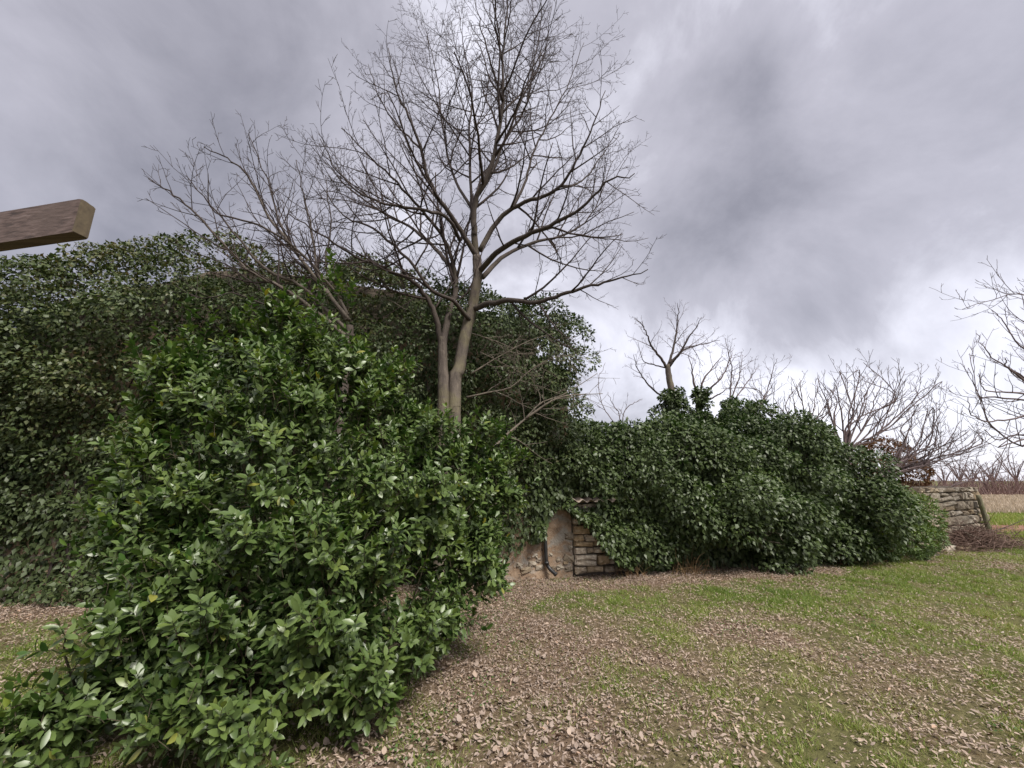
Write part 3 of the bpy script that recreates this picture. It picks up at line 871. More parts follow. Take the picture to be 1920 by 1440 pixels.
    link('foliage', mesh('foliage', np.vstack([V1, V2]), f1 + [f + len(V1) for f in f2], {'rnd': np.r_[np.repeat(rnd[o_], k1), np.repeat(rnd[ins], k2)]}), M['laurel'], th, 'stuff')
    kinds = []
    for q in range(24):
        one = lambda x: np.array([x])
        V, f, kk = leaves_fine(np.zeros((1, 3)), np.array([[0, 1., 0]]), np.array([[0, 0, 1.]]), one(1.), one(.41 + .04 * math.sin(q)), one(.08 + .3 * ((q * 7) % 11) / 11), one(.26 * ((q * 5) % 7) / 7))
        me = mesh('leaf', V, f, {'rnd': np.full(kk, .14 + .78 * q / 23)}); me.materials.append(M['laurel']); kinds.append(me)
    for i_ in cand:
        D1, N1, B1 = ortho(D[i_:i_ + 1], N[i_:i_ + 1])
        o = bpy.data.objects.new('leaf', kinds[int(np.clip((rnd[i_] - .14) / .78 * 23 + r.normal(0, 1), 0, 23))]); COL.objects.link(o); o.parent = th
        sc = float(L[i_])
        m4 = Matrix(((-B1[0][0] * sc, D1[0][0] * sc, N1[0][0] * sc, P[i_][0] - base[0]), (-B1[0][1] * sc, D1[0][1] * sc, N1[0][1] * sc, P[i_][1] - base[1]), (-B1[0][2] * sc, D1[0][2] * sc, N1[0][2] * sc, P[i_][2]), (0, 0, 0, 1)))
        # right-handed frame: flip B so the determinant is positive
        if m4.to_3x3().determinant() < 0:
            for rr in range(3): m4[rr][0] *= -1
        o.matrix_basis = m4
    # wood: stems from the base, branches to the clumps, shoots
    T = Tubes(); stems = []
    for q, (bc, br) in enumerate(b):
        a = q * 2.4; e = bc + np.array([0, .12, 0])
        l = smooth_line([base + np.array([math.cos(a) * .12, math.sin(a) * .12, -.05]), base * .6 + e * .4 + np.array([0, 0, .2]), e], 9)
        stems.append(l); T.add(l, np.linspace(.028, .012, 9), 6)
    link('stem', T.mesh('stem'), M['laurel_wood'], th)
    T = Tubes(); allp = np.vstack(stems)
    for i_ in range(nclump):
        q = allp[np.argmin(((allp - cc[i_] * np.array([1, 1, .8])) ** 2).sum(-1))]
        T.add(smooth_line([q, (q + cc[i_]) / 2 + np.array([0, 0, .08]) + r.normal(0, .05, 3), cc[i_]], 6), np.linspace(.008, .003, 6), 3)
    for i_ in range(0, n, 1):
        T.add(np.array([tip[i_] - sd[i_] * .2, tip[i_]]), [.003, .0015], 3)
    link('branches', T.mesh('branches'), M['laurel_wood'], th, 'stuff')
laurel()

# ------------------------------------------------------------------ bare trees
def tree(name, label, cat, base, trunks, limbs, P, mats, twig_levels=3, group=None, limb_sides=6):
    """trunks: list of (points, r0, r1); limbs: (points, r0, r1)"""
    th = empty(name, base, label, cat, group)
    for pts, r0, r1 in trunks:
        T = Tubes(); q = smooth_line(pts, max(10, len(pts) * 5)); n = len(q)
        q[1:-1] += rng.normal(0, .003, (n - 2, 3))
        rr = np.linspace(r0, r1, n) * (1 + .012 * rng.normal(0, 1, n)); rr[:2] *= 1.12
        T.add(q, rr, 10); link('trunk', T.mesh('trunk'), mats[0], th)
    C = Tubes()
    for pts, r0, r1 in limbs:
        q = smooth_line(pts, max(9, len(pts) * 4)); n = len(q); q[2:-1] += rng.normal(0, .012, (n - 3, 3)) * np.linspace(.4, 1, n - 3)[:, None]
        T = Tubes(); T.add(q, np.linspace(r0, r1, n), limb_sides if r0 > .02 else 5); link('limb', T.mesh('limb'), mats[1], th)
        ramify(C, q, r0, r1, 0, twig_levels, P)
    link('crown', C.mesh('crown'), mats[2], th, 'stuff')
    return th

BIG = dict(start=[.22, .12, .1, .1], gap=[.19, .14, .105, .1], ang=[46, 48, 48, 45], len=[.46, .42, .42, .4], min=[.25, .14, .07, .06], max=[1.9, .80, .34, .2], jit=.11, up=.065, rmin=.0028)
Yt = 6.15
tb = at(838, 760, Yt); tbase = np.array([tb[0] + .02, Yt, 0])
def pl(*a): return [at(u, v, Yt + dy) for u, v, dy in a]
big_trunks = [
    ([tbase + np.array([-.03, 0, -.1])] + pl((831, 760, 0), (830, 680, 0), (829, 632, 0)), .105, .076),
    ([tbase + np.array([.19, .1, -.1])] + pl((852, 745, .1), (861, 690, .13), (872, 630, .15), (885, 575, .15), (895, 520, .1), (894, 480, .1)), .118, .085),
]
big_limbs = [
    # left stem's forks
    (pl((830, 680, 0), (827, 640, 0), (815, 590, -.1), (798, 555, -.2), (770, 525, -.4), (725, 505, -.6), (665, 480, -.9), (600, 440, -1.2), (540, 400, -1.4)), .062, .007),
    (pl((830, 690, 0), (832, 640, 0), (842, 590, .1), (854, 545, .2), (852, 505, .2), (836, 455, .1), (800, 405, -.2), (752, 350, -.6), (700, 300, -.9), (640, 240, -1.1)), .074, .007),
    (pl((852, 510, .2), (820, 470, .6), (775, 430, 1.1), (720, 400, 1.4), (650, 350, 1.8), (610, 300, 2.0)), .05, .008),
    # main stem and its leaders
    (pl((896, 525, .1), (892, 470, .1), (888, 420, .0), (893, 370, -.1), (915, 330, -.2), (930, 270, -.3), (943, 190, -.4), (943, 110, -.5), (950, 30, -.6), (958, -50, -.7)), .078, .007),
    (pl((893, 480, .1), (868, 440, -.1), (835, 390, -.4), (805, 340, -.6), (790, 280, -.8), (765, 215, -1.0), (740, 160, -1.1), (728, 90, -1.2)), .055, .007),
    (pl((890, 440, 0), (884, 390, .3), (882, 320, .6), (880, 240, .8), (886, 170, 1.0), (870, 90, 1.2), (860, 20, 1.2)), .042, .006),
    (pl((900, 470, .1), (925, 425, .1), (960, 392, .0), (1010, 372, -.2), (1050, 350, -.4), (1080, 300, -.6), (1110, 240, -.8), (1135, 170, -.9)), .058, .007),
    (pl((960, 392, .0), (985, 340, .2), (1000, 285, .3), (1030, 225, .5), (1065, 160, .6), (1095, 80, .7)), .034, .006),
    (pl((890, 375, -.1), (925, 320, .2), (945, 265, .4), (985, 200, .6), (1000, 120, .8), (1015, 40, .9), (1010, -30, .9)), .040, .006),
    (pl((898, 510, .1), (935, 470, -.3), (985, 442, -.7), (1035, 420, -.9), (1090, 390, -1.1), (1140, 340, -1.3), (1190, 325, -1.4)), .060, .007),
    (pl((905, 520, .1), (945, 480, .6), (1000, 455, .9), (1060, 440, 1.2), (1110, 400, 1.4), (1150, 300, 1.6)), .052, .007),
    # low horizontal bough to the right
    (pl((888, 580, .15), (915, 570, -.1), (960, 563, -.4), (1010, 568, -.6), (1060, 550, -.8), (1110, 535, -.9), (1160, 522, -1.0), (1215, 505, -1.1)), .060, .007),
    (pl((880, 600, .1), (850, 565, -.3), (810, 545, -.6), (760, 480, -.8), (700, 430, -.9), (640, 400, -1.0), (590, 330, -1.0)), .042, .006),
    (pl((862, 450, -.1), (840, 410, -.7), (800, 395, -1.1), (740, 385, -1.3), (690, 370, -1.5), (640, 330, -1.6), (600, 260, -1.7)), .036, .006),
    (pl((943, 190, -.4), (920, 120, -.7), (905, 60, -.8), (890, 0, -.9)), .025, .005),
    (pl((930, 270, -.3), (965, 210, -.8), (990, 140, -1.1), (1040, 70, -1.2)), .026, .005),
    (pl((790, 280, -.8), (750, 240, -.6), (715, 190, -.5), (690, 120, -.4)), .022, .005),
    (pl((884, 390, .3), (850, 330, .8), (830, 240, 1.0), (820, 150, 1.2), (800, 60, 1.3)), .036, .006),
    (pl((1050, 350, -.4), (1090, 340, .2), (1130, 290, .5), (1160, 240, .7)), .024, .005),
]
big_limbs = [(p, a * .84, b * .85) for p, a, b in big_limbs]; big_trunks = [(p, a * .92, b * .86) for p, a, b in big_trunks]
tree('bare_tree', 'tall bare winter tree with two grey stems rising behind the laurel', 'tree', tbase, big_trunks, big_limbs, BIG, (M['bark'], M['bark'], M['twig']), 4, limb_sides=7)

# leaning bare sapling on the left
LEAN = dict(start=[.18, .15, .1], gap=[.17, .15, .12], ang=[38, 42, 42], len=[.36, .40, .4], min=[.2, .10, .07], max=[1.1, .45, .2], jit=.10, up=.05, rmin=.0032)
Ys = 5.55
def ps(*a): return [at(u, v, Ys + dy) for u, v, dy in a]
sb = at(640, 700, Ys); sbase = np.array([sb[0], Ys, 0])
sap_limbs = [
    (ps((660, 640, 0), (600, 590, -.1), (530, 540, -.3), (470, 510, -.4), (420, 460, -.5), (365, 400, -.6), (320, 360, -.7), (278, 335, -.7)), .032, .006),
    (ps((662, 630, 0), (570, 540, .1), (500, 505, 0), (450, 450, -.1), (400, 390, -.2), (350, 330, -.3)), .030, .006),
    (ps((655, 600, 0), (590, 520, -.1), (545, 460, -.2), (500, 400, -.2), (465, 330, -.3), (430, 300, -.4), (382, 275, -.5)), .030, .006),
    (ps((650, 600, 0), (600, 520, .1), (585, 440, .2), (570, 360, .2), (555, 300, .2)), .026, .006),
    (ps((655, 600, 0), (575, 500, .2), (530, 430, .3), (505, 350, .3), (465, 250, .3)), .027, .006),
    (ps((652, 590, 0), (610, 500, .3), (620, 430, .4), (610, 330, .5)), .024, .006),
    (ps((640, 560, 0), (560, 470, -.3), (480, 420, -.5), (400, 395, -.6), (390, 325, -.7)), .022, .005),
    (ps((600, 590, -.1), (520, 580, -.3), (440, 550, -.4), (380, 560, -.5), (330, 535, -.5)), .014, .004),
    (ps((590, 580, .1), (500, 545, .2), (430, 500, .2), (380, 480, .2), (345, 470, .2)), .015, .004),
]
tree('bare_sapling', 'bare leaning multi stemmed sapling spreading left over the ivy', 'tree', sbase, [([sbase + np.array([0, 0, -.1])] + ps((652, 660, 0), (655, 610, 0)), .07, .04)], sap_limbs, LEAN, (M['bark'], M['sapling'], M['twig']), 3)

# dead branch and dry vines hanging against the ivy
def dead_branch(name, label, lines, r0, Pm, mat, lv=2):
    a = lines[0][0]
    th = empty(name, (a[0], a[1], 0), label, 'branch')
    T = Tubes(); C = Tubes()
    for q in lines:
        q = smooth_line(q, 14); T.add(q, np.linspace(r0, r0 * .25, 14), 5); ramify(C, q, r0, r0 * .25, 0, lv, Pm)
    link('bough', T.mesh('bough'), mat, th)
    link('twigs', C.mesh('twigs'), mat, th, 'stuff')
VINE = dict(start=[.1, .1, .1], gap=[.13, .12, .12], ang=[50, 55, 50], len=[.5, .45, .4], min=[.2, .12, .06], max=[.9, .4, .2], jit=.28, up=-.01, rmin=.0035)
Yd = 6.5
dead_branch('dead_branch', 'pale curved dead bough rising from the laurel towards the right', [[at(915, 850, 5.6), at(950, 815, 5.9), at(985, 785, 6.1), at(1015, 755, 6.3), at(1060, 738, 6.5), at(1120, 700, 6.7)], [at(985, 785, 6.1), at(1050, 745, 6.2), at(1130, 738, 6.4)]], .020, dict(VINE, gap=[.22, .2, .2], jit=.12), M['pale_twig'])
dead_branch('dead_branch', 'thin grey dead bough across the house ivy right of the trunk', [[at(875, 745, 6.3), at(920, 735, 6.3), at(960, 725, 6.4), at(1000, 690, 6.5), at(1060, 665, 6.6), at(1100, 690, 6.7)], [at(885, 700, 6.3), at(930, 672, 6.4), at(990, 640, 6.5), at(1040, 625, 6.6)]], .016, dict(VINE, jit=.15), M['pale_twig'], 3)
dead_branch('dead_branch', 'tangle of dry stems on the house ivy beside the trunk fork', [[at(885, 625, 6.3), at(930, 640, 6.4), at(975, 660, 6.5), at(1010, 690, 6.5)], [at(900, 660, 6.3), at(960, 690, 6.4), at(1010, 720, 6.5)], [at(700, 600, 6.2), at(660, 590, 6.1), at(620, 570, 6.0)], [at(760, 580, 6.2), at(720, 560, 6.2), at(690, 580, 6.2), at(650, 560, 6.2)]], .008, dict(VINE, gap=[.07, .1, .1]), M['pale_twig'], 3)
dead_branch('dead_branch', 'forked dry twig lying on the ivy mound below the ivy clad trunk', [[at(1285, 850, 7.9), at(1310, 830, 7.9), at(1335, 828, 7.9), at(1375, 838, 7.9), at(1390, 835, 7.9)], [at(1280, 840, 7.9), at(1272, 855, 7.9), at(1268, 868, 7.9)]], .010, dict(VINE, jit=.15, gap=[.2, .2, .2], max=[.35, .2, .1]), M['pale_twig'])
dead_branch('dead_branch', 'spray of grey dead twigs hanging low before the ivy mound', [[at(1345, 950, 7.7), at(1380, 955, 7.6), at(1420, 965, 7.6)], [at(1385, 985, 7.6), at(1420, 1005, 7.6), at(1450, 1018, 7.6)], [at(1370, 1000, 7.6), at(1410, 990, 7.6), at(1445, 998, 7.6)]], .010, dict(VINE, jit=.15, gap=[.10, .12, .2], max=[.45, .25, .1]), M['pale_twig'])
dead_branch('dead_branch', 'straw coloured dry twigs low before the green shrub', [[at(1600, 1030, 8.8), at(1640, 1028, 8.7), at(1668, 1034, 8.7)], [at(1610, 1042, 8.7), at(1640, 1030, 8.7), at(1655, 1020, 8.7)]], .008, dict(VINE, jit=.15, gap=[.10, .12, .2], max=[.4, .25, .1]), M['straw'])

# trees behind the outbuilding
SMALL = dict(start=[.18, .12, .1], gap=[.16, .13, .11], ang=[40, 44, 44], len=[.46, .44, .4], min=[.22, .12, .08], max=[1.2, .6, .25], jit=.13, up=.05, rmin=.0036)
def pz(Y, *a): return [at(u, v, Y) if len(x) == 2 else at(x[0], x[1], Y + x[2]) for x in a for u, v in [x[:2]]]
Y1 = 11.2
t1b = np.array([at(1270, 900, Y1)[0], Y1, 0])
tree('ivy_clad_tree', 'small bare tree with pale bare trunk above its collar of ivy', 'tree', t1b,
     [([t1b + np.array([.1, 0, -.1])] + pz(Y1, (1268, 800), (1262, 750), (1256, 715), (1251, 684)), .125, .07)],
     [(pz(Y1, (1250, 690), (1238, 670, -.1), (1222, 650, -.3), (1215, 632, -.4), (1205, 610, -.5), (1190, 595, -.6)), .040, .005),
      (pz(Y1, (1252, 688), (1262, 655, .2), (1268, 620, .3), (1272, 590, .3), (1270, 568, .3)), .040, .005),
      (pz(Y1, (1253, 690), (1275, 662, -.2), (1290, 635, -.3), (1305, 615, -.3), (1315, 595, -.4)), .036, .005),
      (pz(Y1, (1256, 680), (1285, 655, .4), (1320, 645, .6), (1350, 638, .8)), .034, .006),
      (pz(Y1, (1248, 745), (1230, 735, -.2), (1210, 715, -.3), (1195, 690, -.4), (1188, 665, -.4)), .030, .006),
      (pz(Y1, (1250, 690), (1225, 684, .3), (1205, 675, .4), (1196, 640, .4)), .022, .005)],
     SMALL, (M['bark'], M['limb'], M['fig']), 3)
Y2 = 11.6
def bare_small(label, u0, v0, Y, tops, r0, mats, P=SMALL, name='bare_tree', vb=None):
    b = np.array([at(u0, v0, Y)[0], Y, 0])
    tr = [([b + np.array([0, 0, -.1]), at(u0, v0 + 40, Y), at(u0, v0, Y)], r0, r0 * .7)]
    lm = []
    for i, seq in enumerate(tops):
        lm.append(([at(u0, v0 + 6, Y)] + [at(u, v, Y + (.25 * (i % 3 - 1)) * (k + 1) / len(seq)) for k, (u, v) in enumerate(seq)], r0 * .38, .005))
    return tree(name, label, 'tree', b, tr, lm, P, mats, 3)
bare_small('bare tree with forked crown right of the ivy clad trunk', 1312, 740, 11.5, [[(1300, 715), (1298, 690), (1290, 665)], [(1318, 715), (1335, 690), (1355, 668)], [(1330, 730), (1355, 705), (1368, 675), (1375, 655)], [(1328, 748), (1350, 738), (1372, 722)]], .10, (M['bark'], M['fig'], M['fig']))
bare_small('slender bare tree before the left of the fig thicket', 1368, 755, 11.0, [[(1370, 720), (1372, 690), (1365, 660), (1360, 635)], [(1378, 730), (1388, 700), (1392, 665)], [(1385, 740), (1405, 710), (1420, 690)]], .06, (M['bark'], M['fig'], M['fig']))
bare_small('crooked bare sapling leaning right over the ivy mound', 1400, 800, 11.3, [[(1418, 770), (1435, 740), (1446, 710), (1452, 685), (1458, 672)], [(1425, 760), (1440, 735), (1448, 725)]], .05, (M['bark'], M['fig'], M['fig']))
bare_small('thin bare sapling between the house and the ivy clad trunk', 1165, 800, 10.6, [[(1160, 775), (1150, 760), (1140, 735)], [(1172, 770), (1190, 755), (1205, 748)], [(1150, 790), (1130, 760), (1122, 715), (1135, 680)]], .04, (M['bark'], M['fig'], M['fig']), dict(SMALL, gap=[.3, .25, .2]))

# figs: stiff upturned branches with blunt ends
FIG = dict(start=[.22, .2, .2], gap=[.27, .24, .2], ang=[42, 45, 40], len=[.42, .40, .4], min=[.25, .14, .1], max=[1.2, .6, .3], jit=.10, up=.12, rmin=.0052)
def fig_tree(label, base_uv, Y, tops, r0, P=FIG, lv=3, name='fig_tree', group=None):
    b = at(base_uv[0], base_uv[1], Y); b0 = np.array([b[0], b[1], 0])
    st = np.array([b[0], b[1], max(b[2], .25)])
    tr = [([b0 + np.array([0, 0, -.1]), (b0 + st) / 2 + np.array([.03, 0, 0]), st], r0 * 1.5, r0 * 1.1)]
    lm = []
    r_ = np.random.default_rng(int(base_uv[0]))
    tops = tops + [[(u + r_.normal(0, 6 + 9 * k), v + r_.normal(0, 4 + 6 * k)) for k, (u, v) in enumerate(seq)] for seq in tops if base_uv[0] != 1755]
    for i, seq in enumerate(tops):
        lm.append(([st] + [at(u, v, Y + (.45 * ((i * 2) % 5 - 2) / 2) * (k + 1) / len(seq)) for k, (u, v) in enumerate(seq)], r0 * .42, .007))
    return tree(name, label, 'tree', b0, tr, lm, P, (M['fig'], M['fig'], M['fig']), lv, group)
fig_tree('bare fig tree with upright crown rising behind the ivy dome', (1585, 850), 11.3,
         [[(1582, 815), (1578, 770), (1570, 735), (1562, 708)], [(1590, 815), (1600, 770), (1605, 730), (1620, 705)], [(1600, 830), (1625, 790), (1640, 750), (1655, 710)], [(1605, 835), (1645, 795), (1675, 760), (1690, 720)], [(1612, 835), (1660, 800), (1700, 765), (1725, 735), (1755, 722)], [(1570, 815), (1555, 770), (1545, 740), (1535, 715)], [(1595, 825), (1615, 770), (1625, 735), (1648, 700)]], .07)
fig_tree('bare fig thicket left of the upright fig behind the mound', (1510, 830), 11.7,
         [[(1500, 800), (1490, 760), (1485, 725)], [(1508, 795), (1505, 755), (1500, 720)], [(1520, 795), (1528, 755), (1535, 710)], [(1495, 805), (1470, 775), (1450, 745)], [(1488, 810), (1450, 785), (1425, 760), (1410, 735)], [(1520, 800), (1545, 770), (1560, 730)], [(1480, 815), (1440, 795), (1420, 770)]], .06)
fig_tree('low bare fig tree leaning right above the stone wall', (1640, 900), 11.0,
         [[(1680, 880), (1715, 850), (1745, 810), (1765, 770)], [(1685, 880), (1735, 855), (1775, 830), (1800, 790)], [(1690, 885), (1750, 860), (1800, 845), (1840, 810)], [(1670, 870), (1695, 830), (1710, 790), (1715, 760)], [(1680, 872), (1720, 830), (1735, 790), (1740, 760)], [(1670, 890), (1720, 875), (1770, 860), (1820, 845), (1860, 830)]], .07)
fig_tree('bare branch tree growing from behind the stone wall top', (1755, 935), 11.9,
         [[(1780, 915), (1815, 895), (1850, 880), (1880, 850), (1890, 815)], [(1785, 912), (1840, 895), (1885, 885), (1915, 870)]], .05, dict(FIG, gap=[.5, .4, .3]), 2)
fig_tree('bare tree at the right edge with upturned dark branches', (2075, 830), 9.6,
         [[(2010, 800), (1950, 780), (1900, 785), (1850, 790), (1820, 775), (1815, 745)], [(2000, 760), (1940, 720), (1890, 690), (1850, 660), (1830, 625)], [(2000, 740), (1950, 680), (1905, 640), (1880, 600), (1858, 580)], [(2010, 720), (1970, 650), (1930, 600), (1915, 550)], [(2020, 810), (1960, 820), (1910, 815), (1870, 825), (1845, 805)], [(2000, 770), (1930, 740), (1880, 735), (1845, 730), (1835, 700)], [(2030, 740), (1990, 660), (1960, 580)]], .075, dict(FIG, gap=[.34, .28, .22]))

# ivy collars on small trunks
def ivy_collar(label, spine, rad, n, seed):
    r = np.random.default_rng(seed)
    sp = smooth_line(spine, 40)
    th = empty('ivy', (sp[0][0], sp[0][1], 0), label, 'ivy')
    k = r.integers(0, 40, n); C = sp[k] + r.normal(0, .5, (n, 3)) * (rad * np.linspace(1, .35, 40)[k])[:, None]
    O = unit(C - sp[k] + np.array([0, -.05, .05]))
    idx, LP, N, D, L, rd = clump_leaves(C, O, r.uniform(.08, .17, n), np.full(n, 55), .9, .075, lambda P, i, r: np.clip(r.beta(2.2, 3, len(P)) * .75, 0, 1), seed=seed + 1)
    m = len(LP); leaf_object('foliage', M['ivy_low'], th, 'stuff', leaves_simple, LP, D, N, L, L * r.uniform(.65, .9, m), r.uniform(0, .3, m), r.uniform(-.1, .3, m), rd)
ivy_collar('bushy ivy collar round the pale forked trunk', pz(10.8, (1275, 880), (1272, 830), (1268, 780), (1262, 745)), .65, 130, 61)
ivy_collar('narrow ivy sleeve on the stump right of the pale trunk', pz(11.2, (1322, 840), (1316, 790), (1312, 740)), .40, 70, 63)
ivy_collar('thin ivy sleeve on the slender bare tree', pz(10.8, (1362, 840), (1364, 790), (1369, 752)), .22, 36, 65)
ivy_collar('ragged ivy tuft between sleeves above the mound', pz(10.6, (1300, 845), (1330, 815), (1345, 800)), .7, 60, 67)

# russet bush
def russet():
    r = np.random.default_rng(71)
    b = [bl(1655, 865, 12.2, (.75, .5, .55)), bl(1690, 885, 12.2, (.6, .5, .4)), bl(1625, 885, 12.0, (.5, .5, .5))]
    P, O = blob_shoots(b, .2, r)
    base = np.array([b[0][0][0], b[0][0][1], 0])
    th = empty('russet_bush', base, 'russet brown leaved bush under the fig branches', 'bush')
    idx, LP, N, D, L, rd = clump_leaves(P, O, r.uniform(.1, .2, len(P)), np.full(len(P), 75), .9, .075, lambda P, i, r: r.random(len(P)), seed=72)
    m = len(LP); leaf_object('foliage', M['russet'], th, 'stuff', leaves_simple, LP, D, N, L, L * .5, r.uniform(0, .3, m), r.uniform(-.1, .3, m), rd)
    T = Tubes()
    for p in P[::2]: T.add(smooth_line([base, (base + p) / 2 + r.normal(0, .1, 3), p], 6), np.linspace(.012, .004, 6), 3)
    link('stem', T.mesh('stem'), M['brush'], th, 'stuff')
russet()

# ------------------------------------------------------------------ stone wall on the right, post, rubble, brush
ga = ground_at(1735, 1034)[:2]; gb = ground_at(1853, 1016)[:2]
sdx = unit(gb - ga); SLEN = float(np.linalg.norm(gb - ga)); so = ga - sdx * .75
swall = empty('stone_wall', (*(ga + sdx * SLEN / 2), 0), 'broken dry stone wall end beside the leaning post', 'stone wall')
def sw_top(s):
    return float(np.interp(s, [0, .6, 1.1, 1.8, 2.6, SLEN + .55, SLEN + .75], [1.25, 1.30, 1.36, 1.52, 1.55, 1.50, 1.28])) + .05 * math.sin(s * 7)
link('wall_core', box_mesh('wall_core', so - np.array([sdx[1], -sdx[0]]) * .06, sdx, SLEN + .72, .42, -.1, lambda a: sw_top(a) - .14, 24), M['core'], swall)
course_stones(swall, so, sdx, SLEN + .75, 1.6, seed=15, hmin=.06, hmax=.30, wmin=.16, wmax=.62, top=sw_top)

def post():
    a = ground_at(1862, 1019); a = np.array([a[0], a[1], -.05]); b = at(1834, 928, a[1] + .02)
    th = empty('wooden_post', (a[0], a[1], 0), 'leaning mossy wooden post at the end of the stone wall', 'post')
    T = Tubes(); q = smooth_line([a, (a + b) / 2 + np.array([.006, 0, 0]), b], 12); T.add(q, np.linspace(.058, .052, 12), 10)
    link('post_shaft', T.mesh('post_shaft'), bark_mat('mossy_post', (.13, .12, .08), (.26, .24, .15), (.15, .18, .06)), th)
post()

def loose_stones():
    r = np.random.default_rng(81)
    spots = [(1722, 1036, .42), (1748, 1040, .5), (1765, 1032, .45), (1782, 1038, .42), (1735, 1043, .36), (1800, 1030, .4), (1712, 1030, .34), (1818, 1035, .32), (1760, 1046, .26), (1845, 1030, .3), (1778, 1024, .4), (1740, 1026, .38)]
    names = ['flat', 'broad flat', 'lichen grey', 'brown', 'small flat', 'jagged', 'half buried', 'little', 'small pale', 'tilted', 'long', 'rough']
    where = ['by the shrub foot', 'in the middle of the rubble by the wall', 'against the brush pile', 'before the brush pile', 'at the front of the rubble near the grass', 'under the brushwood', 'at the left end of the rubble', 'lying by the brush pile end', 'fallen forward onto the grass', 'below the leaning post', 'at the wall foot', 'at the wall foot near the green shrub']
    for (u, v, w), nm, wh in zip(spots, names, where):
        p = ground_at(u, v); h = w * r.uniform(.28, .4)
        me = stone_mesh(w, h, w * .6, r)
        o = link('loose_stone', me, M['stone']); o.location = (p[0], p[1] + .1, h * .4)
        o.rotation_euler = (r.normal(0, .12), r.normal(0, .1), r.uniform(-.5, .8))
        tag(o, f'{nm} fallen stone {wh}', 'stone', 'fallen stones before the wall')
loose_stones()

def brush_pile():
    r = np.random.default_rng(91)
    c = ground_at(1812, 1026); c = np.array([c[0], c[1] + .05, 0])
    th = empty('brush_pile', c, 'heap of brown cut brushwood at the foot of the stone wall', 'brush pile')
    along = np.array([sdx[0], sdx[1], 0]); out_ = np.array([sdx[1], -sdx[0], 0])
    T = Tubes()
    for i in range(900):
        s = np.clip(r.normal(-.1, .8), -2.0, 1.7); hgt = max(.06, .45 * math.exp(-(s / 1.0) ** 2))
        p = c + along * s + out_ * r.normal(.2, .24); z = r.uniform(.02, 1) ** 1.1 * hgt
        d = along * r.normal(0, 1) + out_ * r.normal(0, .55) + np.array([0, 0, r.normal(.0, .3)])
        l = r.uniform(.3, 1.1)
        q = wander(p + np.array([0, 0, z]) - unit(d) * l / 2, d, l, 4, .14, -.01); q[:, 2] = np.maximum(q[:, 2], .02)
        rr = r.uniform(.004, .011); T.add(q, np.linspace(rr, rr * .4, 5), 3)
    link('twigs', T.mesh('twigs'), M['brush'], th, 'stuff')
    for i in range(14):
        s = r.uniform(-.6, 1.1); p = c + along * s + out_ * .25
        d = along * r.uniform(.6, 1) * r.choice([-1, 1]) + out_ * r.uniform(-.2, .5) + np.array([0, 0, r.uniform(-.15, .35)])
        l = r.uniform(.9, 1.6); T = Tubes(); q = wander(p + np.array([0, 0, r.uniform(.08, .4)]) - unit(d) * l * .4, d, l, 6, .08, -.02); q[:, 2] = np.maximum(q[:, 2], .03)
        T.add(q, np.linspace(.018, .006, 7), 5); link('stick', T.mesh('stick'), M['brush' if i % 3 else 'pale_twig'], th)
brush_pile()

